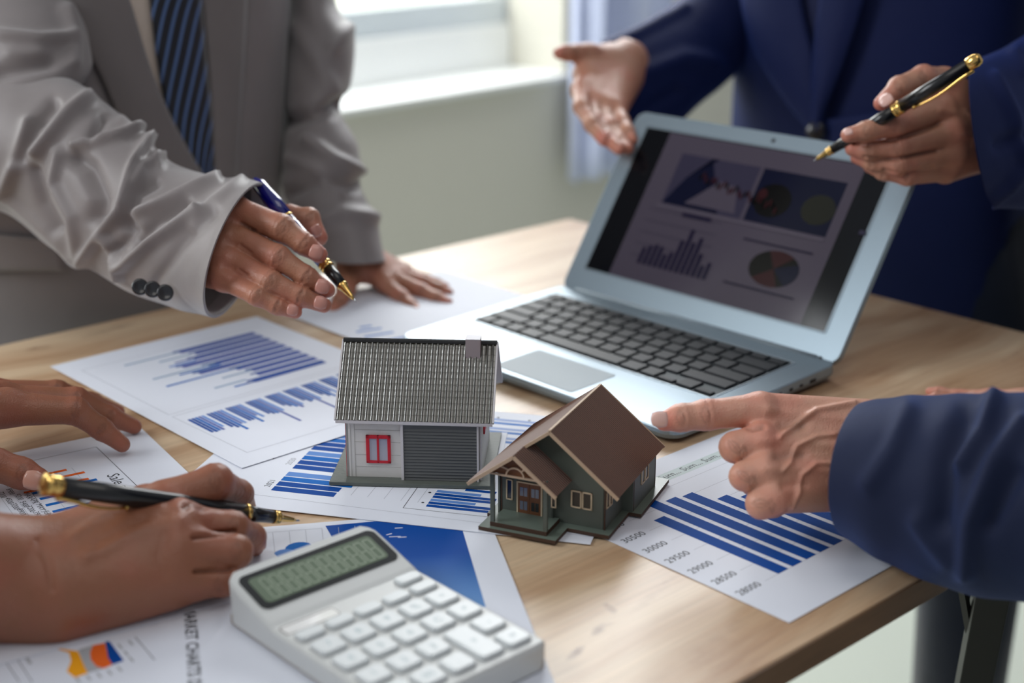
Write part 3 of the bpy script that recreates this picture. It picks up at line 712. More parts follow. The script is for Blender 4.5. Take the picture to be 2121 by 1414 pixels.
mx = nt.nodes.new('ShaderNodeMix'); mx.data_type = 'RGBA'; mx.inputs['A'].default_value = (*lin((0, 72, 156)), 1); mx.inputs['B'].default_value = (*lin((104, 152, 206)), 1); nt.links.new(mr.outputs[0], mx.inputs['Factor']); nt.links.new(mx.outputs['Result'], nt.nodes['Principled BSDF'].inputs['Base Color'])
it = [([l5(*p) for p in ((674, 1091), (784, 1081), (958, 1100), (1006, 1259), (760, 1240))], M_area)]
for a, b_ in (((818, 1096), (834, 1095)), ((800, 1110), (812, 1107)), ((806, 1114), (830, 1113)), ((824, 1115), (842, 1114))): it.append((line2(l5(*a), l5(*b_), .0010), M_paper))
for k in range(6):
    it.append((line2(l5(565 + 34 * k, 1106 - 3 * k), l5(570 + 34 * k, 1150), .0003), M_thin))
it.append((line2(l5(520, 1108), l5(668, 1096), .0003), M_thin))
c = l5(620, 1138); it.append(([(c[0] + .009 * math.cos(a), c[1] + .009 * math.sin(a)) for a in np.linspace(0, 2 * PI, 17)[:-1]], M_b2))
c = l5(590, 1150); it.append(([(c[0] + .007 * math.cos(a), c[1] + .007 * math.sin(a)) for a in np.linspace(0, 2 * PI, 17)[:-1]], M_b3))
pb_ = MB()
for i, (q, m) in enumerate(bars(it, h5)): pb_.add([(x, y, .00006 + .00001 * i) for x, y in q], [tuple(range(len(q)))], m)
link('printed_charts', pb_.mesh('print'), None, p5)

# p6: sheet at the lower left, under the writing hand
A6 = at(560, 1170)[:2]; t6 = at(393, 1265)[:2]; t6b = at(402, 1410)[:2]; d6 = t6b - t6; ang6 = math.degrees(math.atan2(d6[1], d6[0]))
p6, h6 = sheet('chart_paper', tuple(A6), ang6, ang6 - 90, .210, .297, 'white sheet with market charts and an orange area chart beneath the writing hand', z=T + .0004)
def l6(px, py): q = at(px, py)[:2] - A6; a = math.radians(ang6); return (q[0] * math.cos(a) + q[1] * math.sin(a), -(-q[0] * math.sin(a) + q[1] * math.cos(a)))
s6 = lambda x, y: l6(x / 3.2136, 1180 + y / 3.2136)
it = [([s6(*p) for p in ((345, 520), (520, 545), (560, 640), (585, 690), (500, 722), (445, 680), (475, 610), (460, 555))], M_ye), ([s6(*p) for p in ((520, 535), (620, 505), (600, 560), (640, 640), (690, 660), (585, 690), (560, 640))], M_gr),
      ([s6(*p) for p in ((620, 505), (700, 490), (715, 560), (750, 635), (690, 660), (640, 645), (605, 600), (600, 555))], M_or), ([s6(*p) for p in ((700, 480), (730, 480), (825, 608), (750, 635), (720, 590), (712, 540))], M_b1)]
it += [(line2(s6(900, 450), s6(1060, 640), .0005), M_edge), (line2(s6(0, 420), s6(215, 752), .0004), M_edge), (line2(s6(0, 560), s6(130, 752), .0004), M_edge), (line2(s6(90, 460), s6(205, 630), .0016), M_gr)]
for k, (x, y) in enumerate(((520, 740), (590, 722), (660, 705), (730, 688), (797, 665), (875, 600), (840, 560), (800, 515), (870, 490))): it.append((line2(s6(x - 14, y - 16), s6(x + 14, y + 16), .0012), M_gr))
for x, y0_, y1_ in ((1618, 460, 565), (1705, 450, 550), (1790, 500, 545)): it.append((line2(s6(x, y0_), s6(x, y1_), .0008), M_gr)); c = s6(x, y1_); it.append(([(c[0] + .0012 * math.cos(a), c[1] + .0012 * math.sin(a)) for a in np.linspace(0, 2 * PI, 9)[:-1]], M_b1))
for x, y in ((1405, 390), (1520, 388), (1635, 380), (1548, 552)): it.append((line2(s6(x, y - 22), s6(x, y + 22), .0022), M_gr))
for x, y, x2, y2 in ((1655, 665, 1960, 635), (1715, 715, 2040, 680), (1900, 740, 2060, 715)): it.append((line2(s6(x, y), s6(x2, y2), .0034), M_b3))
for x in (1410, 1520): it.append((line2(s6(x, 200), s6(x - 5, 340), .0003), M_thin))
it.append((line2(s6(1400, 345), s6(1700, 330), .0003), M_thin))
pb_ = MB()
for i, (q, m) in enumerate(bars(it, h6)): pb_.add([(x, y, .00006 + .000008 * i) for x, y in q], [tuple(range(len(q)))], m)
q = l6(391, 1240); add_text(pb_, 'STOCK MARKET CHARTS DATA', .0098, q[0] - .022, -q[1] , 0, M_tx, .0004, 'LEFT', .0002)
link('printed_charts', pb_.mesh('print'), None, p6)

# p7: blurred sheet at the back under the flat hand
p7, h7 = sheet('chart_paper', (-.0760, 1.4830), -46.6, -136.6, .2100, .297, 'white sheet at the back under the grey suited person\'s flat hand', z=T + .0012)
it = []
def l7(px, py): q = at(px, py)[:2] - np.array((-.0760, 1.4830)); a = math.radians(-46.6); return (q[0] * math.cos(a) + q[1] * math.sin(a), -(-q[0] * math.sin(a) + q[1] * math.cos(a)))
for a, b_ in (((738, 690), (790, 682)), ((755, 700), (815, 690)), ((745, 681), (770, 677)), ((650, 640), (668, 636)), ((780, 712), (840, 700))): it.append((line2(l7(*a), l7(*b_), .0042), M_b3))
pb_ = MB()
for q, m in bars(it, h7): pb_.add([(x, y, .00006) for x, y in q], [(0, 1, 2, 3)], m)
link('printed_charts', pb_.mesh('print'), None, p7)
# small slip and paper strip
def slip(pts, z, label):
    c = np.mean([at(*p)[:2] for p in pts], 0); b = MB(); b.prism([tuple(at(*p)[:2] - c) for p in pts], 0, .0003)
    o = b.build('paper_slip', M_paper, None); o.location = (c[0], c[1], z); tag(o, label, 'paper')
slip(((1009, 1012), (1024, 1011), (1038, 960), (1051, 901), (1014, 899), (1011, 940)), T + .0018, 'narrow white paper strip lying between the two model houses')
# ------------------------------------------------------------------ laptop
class Plane:
    """local (a, b) coordinates of pixels on a plane through O spanned by A, B"""
    def __init__(s, O, A, B): s.O = np.array(O, float); s.A = np.array(A, float); s.B = np.array(B, float); s.N = np.cross(s.A, s.B)
    def __call__(s, x, y):
        r = FW * FOC + RT * (x - IW / 2) - UP * (y - IH / 2); p = CAM + r * (((s.O - CAM) @ s.N) / (r @ s.N)) - s.O
        return (float(p @ s.A), float(p @ s.B))
LA = math.radians(-46.3); LH = .0165
LO = at(1163, 592, LH)[:2]
M_alu = mat('brushed_aluminium', (140, 155, 165), rough=0.33, metal=0.6, bump=(900, .05, .0002))
M_alud = mat('aluminium_dark', (120, 132, 140), rough=0.4, metal=0.6)  # slightly darker aluminium for the screen bezel and hinge
M_key = mat('black_keycap', (17, 21, 27), rough=0.5, spec=0.4)
M_well = mat('keyboard_well', (26, 40, 46), rough=0.5)
M_port = mat('port_black', (12, 12, 14), rough=0.5)
M_rub = mat('rubber', (30, 30, 32), rough=0.8)
lap = thing('laptop', (LO[0], LO[1], T + .0012), LA, 'silver open laptop with black keyboard and dark screen of charts', 'laptop')
LW, LD = .322, .206; LX = -.003
prof = [(-LD, .0085), (-LD + .004, .0112), (-LD + .03, .0135), (.004, LH - .001), (.010, .0125), (.010, .006), (-.004, .0012), (-LD + .02, .0012), (-LD + .004, .0045)]
bm_ = MB()
# tapered wedge body with rounded plan corners
n = 48; vs = []; outline = rrect(LX, LX + LW, -LD, .008, .014, 8)
def topz(y): return .0105 + (LH - .0015 - .0105) * min(1, max(0, (y + LD) / .21))
rings = [(.94, .0012, 1), (.985, .0030, 1), (1.0, .0070, 1), (1.0, None, .9), (.994, None, 1)]
cx, cy = LX + LW / 2, -LD / 2
lay = []
for s_, z, k in ((.965, .0008, 0), (.99, .0028, 0), (1.0, .0065, 0), (1.0, None, .0010), (.996, None, 0)):
    ring = []
    for x, y in outline:
        dx, dy = x - cx, y - cy; X = cx + dx - math.copysign((1 - s_) * .16, dx); Y = cy + dy - math.copysign((1 - s_) * .16, dy)
        ring.append((X, Y, z if z is not None else topz(Y) - k))
    lay.append(ring)
m_ = len(outline)
for r in lay: vs += r
fs = [tuple(range(m_)), tuple(range(4 * m_, 5 * m_))[::-1]]
for i in range(4):
    for j in range(m_): fs.append((i * m_ + j, (i + 1) * m_ + j, (i + 1) * m_ + (j + 1) % m_, i * m_ + (j + 1) % m_))
me = mesh('base', vs, fs); bmx = bmesh.new(); bmx.from_mesh(me); bmesh.ops.recalc_face_normals(bmx, faces=bmx.faces); bmx.to_mesh(me); bmx.free()
base = link('base', me, M_alu, lap)
SL = (topz(0) - topz(-LD)) / LD                                  # the deck slopes a little
def deck(bld, name, m, **k): return bld.build(name, m, lap, **k)
def dz(y): return topz(y)
KX0, KX1, KY0, KY1 = .013, .2935, -.132, -.0215
b = MB(); ol = rrect(KX0, KX1, KY0, KY1, .002, 3); b.add([(x, y, dz(y) + .00015) for x, y in ol], [tuple(range(len(ol)))]); deck(b, 'keyboard_well', M_well)
b = MB()
for (x0, x1, y0, y1) in ((KX0 - .0012, KX1 + .0012, KY0 - .0012, KY0), (KX0 - .0012, KX1 + .0012, KY1, KY1 + .0012), (KX0 - .0012, KX0, KY0, KY1), (KX1, KX1 + .0012, KY0, KY1)):
    b.add([(x0, y0, dz(y0)), (x1, y0, dz(y0)), (x1, y1, dz(y1)), (x0, y1, dz(y1)), (x0, y0, dz(y0) + .0006), (x1, y0, dz(y0) + .0006), (x1, y1, dz(y1) + .0006), (x0, y1, dz(y1) + .0006)], [(0, 3, 2, 1), (4, 5, 6, 7), (0, 1, 5, 4), (1, 2, 6, 5), (2, 3, 7, 6), (3, 0, 4, 7)])
deck(b, 'keyboard_rim', mat('keyboard_rim', (200, 212, 220), rough=.25, metal=.7))
kcache = {}
def keymesh(w, d):
    k = (round(w, 4), round(d, 4))
    if k in kcache: return kcache[k]
    g = .0014; b = MB(); t = .0008
    lo_ = rect(-w / 2 + g, w / 2 - g, -d / 2 + g, d / 2 - g); hi_ = rect(-w / 2 + g + t, w / 2 - g - t, -d / 2 + g + t, d / 2 - g - t)
    b.add([(x, y, 0) for x, y in lo_] + [(x, y, .0014) for x, y in lo_] + [(x, y, .0019) for x, y in hi_], [(8, 9, 10, 11)] + [(i + o, (i + 1) % 4 + o, (i + 1) % 4 + 4 + o, i + 4 + o) for o in (0, 4) for i in range(4)], M_key)
    kcache[k] = b.mesh('key'); return kcache[k]
pitch = .0187
rowsK = [(.0125, [(1, 15)]), (pitch, [(1, 13), (2, 1)]), (pitch, [(1.5, 1), (1, 12), (1.5, 1)]), (pitch, [(1.8, 1), (1, 11), (2.2, 1)]), (pitch, [(2.3, 1), (1, 10), (2.7, 1)]), (pitch, 'last')]
y = KY1 - .0020
for ri, (d, spec) in enumerate(rowsK):
    x = KX0 + .0012; tw = KX1 - KX0 - .0024
    if spec == 'last':
        ws = [1.0, 1.0, 1.0, 1.3, 5.2, 1.2, 1.0]; u = .0187
        for w in ws:
            o = link('key', keymesh(w * u, d), None, lap, (x + w * u / 2, y - d / 2, dz(y - d / 2))); o.rotation_euler = (math.atan(SL), 0, 0); x += w * u
        for (kx, kd, ky) in ((0, .0088, y - d + .0044), (1, d, y - d / 2), (2, .0088, y - d + .0044)):
            w = (KX1 - .0012 - x) / 3; o = link('key', keymesh(w, kd), None, lap, (x + w * (kx + .5), ky, dz(ky))); o.rotation_euler = (math.atan(SL), 0, 0)
    else:
        tot = sum(w * k for w, k in spec); u = tw / tot
        for w, k in spec:
            for _ in range(k):
                o = link('key', keymesh(w * u, d), None, lap, (x + w * u / 2, y - d / 2, dz(y - d / 2))); o.rotation_euler = (math.atan(SL), 0, 0); x += w * u
    y -= d + .0001
b = MB(); ol = rrect(.1155, .2065, -.1995, -.1460, .002, 3); b.add([(x, y, dz(y) + .00025) for x, y in ol], [tuple(range(len(ol)))]); deck(b, 'touchpad', mat('touchpad', (140, 154, 162), rough=.5))
b = MB()
for y0, w_, h_ in ((-.030, .008, .003), (-.046, .004, .002), (-.060, .004, .0025), (-.078, .010, .0025)): b.box(LX + LW - .001, LX + LW + .0004, y0 - w_ / 2, y0 + w_ / 2, .0075 - h_ / 2, .0075 + h_ / 2)
b.build('side_port', M_port, lap)
TILT = math.radians(34); LIDH = .192
hinge = bpy.data.objects.new('lid', None)
lidM = Matrix.Translation((0, .004, LH - .001)) @ Matrix.Rotation(PI / 2 - TILT, 4, 'X')
def lidobj(bld, name, m, parent, bevel=0, child=False):
    o = bld.build(name, m, parent, bevel=bevel)
    if not child: o.matrix_local = lidM
    return o
b = MB(); ol = rrect(LX, LX + LW, -.004, LIDH, .012, 6); b.prism(ol, -.0062, 0); lid = lidobj(b, 'lid', M_alu, lap, bevel=.0007)
# display plane in the world for placing its picture
lw_ = np.array([math.cos(LA), math.sin(LA), 0]); ld_ = np.array([-math.sin(LA), math.cos(LA), 0]); lu_ = ld_ * math.sin(TILT) + np.array([0, 0, 1]) * math.cos(TILT)
LP = Plane(np.array([LO[0], LO[1], T + .0012 + LH - .001]) + ld_ * .004, lw_, lu_)
sBL, sBR, sTL = LP(1204, 549), LP(1706, 690), LP(1353, 266)
SX0, SX1 = sBL[0], sBR[0]; SY0, SY1 = (sBL[1] + sBR[1]) / 2, sTL[1]
SX0 = (SX0 + sTL[0]) / 2
b = MB(); b.prism(rrect(SX0 - .002, SX1 + .002, SY0 - .002, SY1 + .002, .002, 2), 0, .0005); lidobj(b, 'screen_bezel', M_alud, lid, child=True)
def scr(name, r, g, b_): return mat(name, (int(r * .78), int(g * .78), int(b_ * .76)), rough=.1, spec=.3, emit=.05)
S_bg = scr('screen_dark', 16, 18, 24); S_win = scr('screen_page', 90, 83, 99); S_bar = scr('screen_bars', 24, 18, 52); S_line = scr('screen_lines', 64, 60, 84)
S_navy = scr('screen_navy', 14, 18, 48); S_red = scr('screen_red', 58, 24, 30); S_blk = scr('screen_black', 8, 8, 10); S_olive = scr('screen_olive', 40, 42, 36); S_pale = scr('screen_pale', 112, 104, 122)
b = MB(); lay_i = [0]
def sq(poly, m):
    lay_i[0] += 1; b.add([(x, y, .00056 + .00002 * lay_i[0]) for x, y in poly], [tuple(range(len(poly)))], m)
def sp(pts, m): sq([LP(*p) for p in pts], m)
sq(rect(SX0, SX1, SY0, SY1), S_bg)
c2 = lambda x, y: (1480 + x / 2.828, 280 + y / 2.828)
wl, wr = LP(1262, 566)[0], LP(*c2(500, 1115))[0]
sq(rect(wl, wr, SY0, SY1 - .001), S_win)
def sbox(p, q, m, frac=0):
    a, c = LP(*p), LP(*q); sq(rect(min(a[0], c[0]), max(a[0], c[0]), min(a[1], c[1]), max(a[1], c[1])), m)
ya = LP(*c2(650, 600))[1]; yt = LP(*c2(800, 285))[1]; xm_ = LP(*c2(170, 490))[0]; xr_ = LP(*c2(650, 600))[0]; xl_ = LP(1372, 400)[0]
sq(rect(xm_, xr_, ya, yt), S_navy); sq(rect(xl_ + .004, xm_ - .004, ya, yt), S_line)
sq([(xl_ + .004, ya), (xm_ - .03, ya), (xm_ - .06, yt), (xl_ + .05, yt), (xl_ + .02, ya + (yt - ya) * .55)], S_navy)
sq([(xl_ + .03, ya + .004), (xm_ - .012, ya + .004), (xm_ - .02, ya + (yt - ya) * .55), (xl_ + .06, ya + (yt - ya) * .6)], S_win)
def disc(c, r, m, a0=0, a1=2 * PI, ry=None):
    ry = ry or r; sq([(c[0] + r * math.cos(a), c[1] + ry * math.sin(a)) for a in np.linspace(a0, a1, 33)] + ([c] if a1 - a0 < 6 else []), m)
disc(LP(*c2(340, 385)), .020, S_blk, ry=.0165); disc(LP(*c2(285, 345)), .005, S_red); disc(LP(*c2(610, 440)), .0175, S_olive, ry=.0145)
pc = LP(*c2(348, 785)); disc(pc, .0265, S_blk, ry=.0172); disc(pc, .0262, S_red, .9, 2.0, ry=.0170); disc(pc, .0262, S_red, 3.9, 5.1, ry=.0170); disc(pc, .0262, S_navy, -.9, .5, ry=.0170)
c1 = lambda x, y: (1180 + x / 4.158, 220 + y / 4.158)
for k in range(13):
    bx = LP(*c1(600, 1300))[0] + k * .0066; hh = (.016, .019, .021, .020, .014, .017, .030, .042, .030, .036, .022, .012, .016)[k]
    yb = LP(*c1(800, 1414))[1] + .003; sq(rect(bx, bx + .0042, yb - .002, yb - .002 + hh * 1.05), S_bar)
for k in range(26):
    bx = xl_ + .035 + k * .0038; yy = ya + (yt - ya) * (.62 - .012 * k + .05 * math.sin(k * 1.7)); sq(rect(bx, bx + .0022, yy - .003, yy + .003), S_red if k % 3 else S_blk)
sbox(c1(970, 950), c1(1230, 975), S_bar); sq(rect(xm_ + .010, xm_ + .085, ya - .018, ya - .0165), S_bar); sq(rect(xm_ + .008, xm_ + .085, SY0 + .020, SY0 + .0215), S_bar)
for k in range(5): sq(rect(wl + .015, xm_ - .02, SY0 + .025 + k * .012, SY0 + .0254 + k * .012), S_line)
sq(rect(xl_, xr_, ya - .004, ya - .0025), S_pale)
ic = LP(*c2(870, 575)); sq(rect(ic[0] - .003, ic[0] + .003, ic[1] - .002, ic[1] + .002), S_line)
so = b.build('screen', S_bg, lid)
b = MB(); wc = LP(*c2(345, 32)); b.prism([(wc[0] + .0022 * math.cos(a), wc[1] + .0022 * math.sin(a)) for a in np.linspace(0, 2 * PI, 17)[:-1]], 0, .0003); b.build('webcam', M_port, lid)
for px, py in (c2(620, 1308), c2(652, 1358)):
    q = LP(px, py); b = MB(); b.prism([(q[0] + .0020 * math.cos(a), q[1] + .0020 * math.sin(a)) for a in np.linspace(0, 2 * PI, 13)[:-1]], 0, .0008); b.build('rubber_bumper', M_rub, lid)
b = MB(); b.tube([(LX + .02, .0045, LH - .004), (LX + LW - .02, .0045, LH - .004)], .0042, 12); b.build('hinge', M_alud, lap, smooth=True)

# ------------------------------------------------------------------ calculator
CAn = math.radians(42.3)
M_calc = mat('calculator_white', (206, 208, 206), rough=.38); M_calcs = mat('calculator_side', (176, 168, 160), rough=.5); M_ck = mat('calculator_key', (214, 219, 220), rough=.35)
M_cb = mat('display_black', (24, 26, 24), rough=.2, coat=.3); M_lcd = mat('display_lcd', (108, 122, 102), rough=.16, spec=.6); M_dig = mat('lcd_segments', (140, 154, 132), rough=.3)
calc = thing('calculator', (.0137, .687, T + .0014), CAn, 'white desk calculator with raised tilted display in front', 'calculator')
# local x = width (0 is the right side), local y = length towards the display
CW = (-.0990, .0045)
def cz(y): return .0165 if y < .107 else (.0165 + .0015 * (y - .107) / .004 if y < .111 else .0180 + DZC * (y - .111) / .049)
DZC = .0140
ys = [-.0035, -.002, .0, .02, .06, .095, .104, .107, .109, .111, .118, .13, .140, .1475, .1515, .1542, .1555]
b = MB(); nx = 16; vs = []; fs = []
def corner_in(y):                       # rounded plan corners
    r1 = .004 if y < .06 else .010; e = (y + .0035) if y < .06 else (.1555 - y)
    return 0 if e >= r1 else r1 - math.sqrt(max(0, r1 * r1 - (r1 - e) ** 2))
loop = []
for y in ys:
    ci = corner_in(y); x0, x1 = CW[0] + ci, CW[1] - ci; top = cz(y) - (.0022 if y in (ys[0], ys[-1]) else 0); e = .0022
    waist = .0015 if y < .1 else 0
    ring = [(x0 + .003, y, .0008), (x0 + .0006, y, .003), (x0, y, top - e), (x0 + e * .35, y, top - e * .35), (x0 + e, y, top), (x1 - e, y, top), (x1 - e * .35, y, top - e * .35), (x1, y, top - e), (x1 - .0006, y, .003), (x1 - .003, y, .0008)]
    loop.append(ring); vs += ring
R = 10
for i in range(len(ys) - 1):
    for j in range(R): fs.append((i * R + j, (i + 1) * R + j, (i + 1) * R + (j + 1) % R, i * R + (j + 1) % R))
fs.append(tuple(range(R))); fs.append(tuple(range((len(ys) - 1) * R, len(ys) * R))[::-1])
me = mesh('body', vs, fs); bmx = bmesh.new(); bmx.from_mesh(me); bmesh.ops.recalc_face_normals(bmx, faces=bmx.faces); bmx.to_mesh(me); bmx.free()
link('casing', me, M_calc, calc)
b = MB(); b.box(CW[0] + .0018, CW[1] - .0018, -.0032, .153, .0, .0062); b.build('underside', M_calcs, calc, bevel=.001)
tl_ = math.atan(DZC / .049)
def onslope(bld, name, m, parent=calc, bevel=0, **k):
    o = bld.build(name, m, parent, bevel=bevel, **k); o.location = (0, .111, .0180); o.rotation_euler = (tl_, 0, 0); return o
b = MB(); b.prism(rrect(-.0945, .0009, .0090, .0392, .005, 6), -.0004, .0006); bez = onslope(b, 'display_bezel', M_cb)
b = MB(); b.prism(rrect(-.0898, -.0044, .0130, .0350, .003, 5), .0006, .00075); lcd = b.build('display', M_lcd, bez)
b = MB(); DX0 = -.084
for k in range(12):                   # faint unlit digits
    x = DX0 + k * .0066
    for (a, c) in (((0, .015), (.0045, .015)), ((0, .0235), (.0045, .0235)), ((0, .032), (.0045, .032)), ((0, .0155), (0, .023)), ((.0045, .0155), (.0045, .023)), ((0, .024), (0, .0315)), ((.0045, .024), (.0045, .0315))):
        b.add([(x + p, q, .0008) for p, q in line2(a, c, .0009)], [(0, 1, 2, 3)])
b.build('display_digits', M_dig, bez)
b = MB(); b.prism(rrect(-.0962, -.0604, .0948, .1046, .0018, 4), .0160, .01675); b.build('solar_recess', mat('solar_recess', (120, 112, 112), rough=.5), calc)
b = MB(); b.prism(rrect(-.0955, -.0610, .0950, .1034, .0015, 4), .0166, .0169); so_ = b.build('solar_panel', mat('solar_cover_glare', (252, 252, 250), rough=.06, spec=.9, coat=1), calc)  # white base colour stands in for bright sky reflected in the cover
def ckey(x, y, w, d, h=.0026):
    b = MB(); o1 = rrect(-w / 2, w / 2, -d / 2, d / 2, .0028, 4); o2 = rrect(-w / 2 + .0009, w / 2 - .0009, -d / 2 + .0009, d / 2 - .0009, .0024, 4); m = len(o1)
    b.add([(a, c, 0) for a, c in o1] + [(a, c, h - .0007) for a, c in o1] + [(a, c, h) for a, c in o2], [tuple(range(2 * m, 3 * m))] + [(i + o * m, (i + 1) % m + o * m, (i + 1) % m + (o + 1) * m, i + (o + 1) * m) for o in (0, 1) for i in range(m)])
    o = b.build('key', M_ck, calc); o.location = (x, y, .0165)
    b = MB(); ol = rrect(-w / 2 - .0006, w / 2 + .0006, -d / 2 - .0006, d / 2 + .0006, .003, 3); b.add([(a, c, .00008) for a, c in ol], [tuple(range(len(ol)))]); g = b.build('key_shade', mat('key_shade_grey', (150, 150, 150), rough=.7), o)  # flat grey plate paints the shade around each key
    return o
cols = [-.0087, -.0277, -.0475, -.0672, -.0868]
KW = .0158; keys = []
M_sym = mat('key_print', (178, 196, 200), rough=.6)
syms = {}
for ci, x in enumerate(cols):
    rows_ = [.1005, .0868] if ci == 0 else [.0873]
    for y in rows_: keys.append(ckey(x, y, KW, .0095))
    for ri, y in enumerate((.0700, .0503, .0304, .0103)):
        if ci == 1 and ri >= 2:
            if ri == 2: keys.append((ckey(x, .0203, KW, .0345), '+'))
            continue
        s = [('÷', '×', '-', '='), ('%', 'C', '', ''), ('9', '6', '3', '.'), ('8', '5', '2', '00'), ('7', '4', '1', '0')][ci][ri]
        keys.append((ckey(x, y, KW, .0152), s))
for k in keys:
    if isinstance(k, tuple):
        o, s = k; b = MB(); add_text(b, s, .0075, 0, -.0003, 0, M_sym, .00268, 'CENTER'); 
        if b.v: link('key_symbol', b.mesh('s'), None, o)

# ------------------------------------------------------------------ white model house
M_ws = mat('model_wall_white', (214, 212, 208), rough=.6); M_base1 = mat('model_base_green', (92, 98, 92), rough=.55, bump=(300, .5, .0006))
M_tile = mat('roof_tile_olive', (80, 78, 70), rough=.2, spec=1.0, coat=.8); M_gar = mat('garage_grey', (88, 90, 90), rough=.5)
M_red = mat('window_red', (196, 16, 40), rough=.35); M_pane = mat('model_pane', (168, 168, 182), rough=.1, spec=.8); M_chim = mat('chimney_mauve', (158, 146, 148), rough=.6)
M_trimw = mat('model_trim', (206, 202, 204), rough=.5); M_black = mat('ridge_black', (26, 26, 26), rough=.4)
HO = at(682, 1009.6)[:2]; HA = math.radians(-3.7)
wh = thing('model_house', (HO[0], HO[1], T + .0018), HA, 'white model house with grey tiled roof, red window and grey garage', 'model house')
HZ = .0026; EY, RY, EZ, RZ = .0050, .0476, .0470, .0909; RX0, RX1 = .0053, .1140
WX0, WX1, WY0, WY1 = .0110, .1055, .0103, .0850
MB().box(0, .1135, 0, .1000, 0, HZ).build('base', M_base1, wh, bevel=.0004)
wz = EZ - .0015
b = MB()
def wquad(b, x0, x1, y0, y1): b.box(x0, x1, y0, y1, HZ, wz)
wquad(b, WX0, .0505, WY0, WY0 + .002); wquad(b, WX0, WX0 + .002, WY0, WY1); wquad(b, WX1 - .002, WX1, WY0, WY1); wquad(b, WX0, WX1, WY1 - .002, WY1)
sl_ = (RZ - EZ) / (RY - EY)
gab = lambda x0, x1: b.prism([(WY0, wz), (WY1, wz), (RY, RZ - .0022)], x0, x1, axes='yzx')
gab(WX0, WX0 + .002); gab(WX1 - .002, WX1)
b.box(.0505, WX1, WY0 + .001, WY0 + .003, HZ, wz)
b.build('wall', M_ws, wh, bevel=.0002)
b = MB()
for z in (.0105, .0195, .0290, .0380): b.box(WX0 + .006, .0502, WY0 - .00018, WY0 + .0001, z, z + .00022)
for x in (WX0 + .0032, WX0 + .0060): b.box(x, x + .0003, WY0 - .0002, WY0 + .0001, HZ, wz)
b.build('wall_seam', mat('seam_grey', (178, 176, 172), rough=.7), wh)
# garage door of overlapping slats
GX0, GX1, GY = .0519, .1030, .0063
b = MB(); ns = 17; gz1 = .0415
for k in range(ns):
    z0 = HZ + .0003 + (gz1 - HZ) * k / ns; z1 = HZ + .0003 + (gz1 - HZ) * (k + 1) / ns
    b.add([(GX0, GY, z0), (GX1, GY, z0), (GX1, GY + .0011, z1), (GX0, GY + .0011, z1), (GX0, GY + .0007, z0), (GX1, GY + .0007, z0)], [(0, 1, 2, 3), (0, 4, 5, 1)])
b.box(GX0, GX1, GY + .0007, GY + .003, HZ, gz1 + .003)
tag(b.build('garage_door', M_gar, wh), kind='stuff')
b = MB(); b.box(.0500, .0519, GY - .0003, WY0 + .002, HZ, wz); b.box(GX1, GX1 + .0014, GY - .0003, WY0 + .002, HZ, wz); b.box(GX1 + .0018, WX1 + .0005, WY0 - .0015, WY0 + .002, HZ, wz); b.build('door_post', M_trimw, wh, bevel=.0002)
MB().box(.0500, WX1 + .001, GY - .0002, WY0 + .002, .0440, wz).build('lintel', M_trimw, wh)
# red window
WNx0, WNx1, WNz0, WNz1 = .0253, .0425, .0137, .0345
b = MB(); wf = .0024; f0, f1 = WY0 - .0014, WY0 + .0004
b.box(WNx0, WNx1, f0, f1, WNz1 - wf, WNz1); b.box(WNx0, WNx1, f0, f1, WNz0, WNz0 + wf * .8); b.box(WNx0, WNx0 + wf, f0, f1, WNz0, WNz1); b.box(WNx1 - wf * .9, WNx1, f0, f1, WNz0, WNz1)
xm2 = (WNx0 + WNx1) / 2; b.box(xm2 - .0010, xm2 + .0006, f0, f1, WNz0, WNz1)
b.build('window_frame', M_red, wh, bevel=.0002)
for x0_, x1_ in ((WNx0 + wf, xm2 - .0010), (xm2 + .0006, WNx1 - wf * .9)): MB().box(x0_, x1_, WY0 - .0008, WY0 + .0001, WNz0 + .0018, WNz1 - wf).build('pane', M_pane, wh)
b = MB(); b.box(WX1 - .0002, WX1 + .0012, .030, .0320, .030, .046); b.box(WX1 - .0002, WX1 + .0012, .055, .057, .030, .046); b.box(WX1 - .0002, WX1 + .0012, .030, .057, .029, .0312); b.build('side_window_frame', M_red, wh)
b = MB(); b.box(WX0 - .0002, WX0 + .0001, WY0, WY0 + .0006, HZ, wz); b.build('corner_strip', M_red, wh)
# roof panels
b = MB()
def roofslab(y0, z0, y1, z1, x0, x1, th):
    d = Vector((0, y1 - y0, z1 - z0)).normalized(); nrm = Vector((0, -d.z, d.y)); nrm = nrm if nrm.z > 0 else -nrm
    A = [Vector((x, y, z)) for x in (x0, x1) for y, z in ((y0, z0), (y1, z1))]; Bq = [p - nrm * th for p in A]
    vs = A + Bq; b.add(vs, [(0, 1, 3, 2), (4, 6, 7, 5), (0, 2, 6, 4), (1, 5, 7, 3), (0, 4, 5, 1), (2, 3, 7, 6)])
roofslab(EY, EZ, RY, RZ, RX0, RX1, .0014); roofslab(2 * RY - EY, EZ, RY, RZ, RX0, RX1, .0014)
b.build('roof_board', M_trimw, wh)
RL = math.hypot(RY - EY, RZ - EZ); ra = math.atan2(RZ - EZ, RY - EY); NC, NR = 28, 13; tw_, tl2 = (RX1 - RX0) / NC, RL / NR
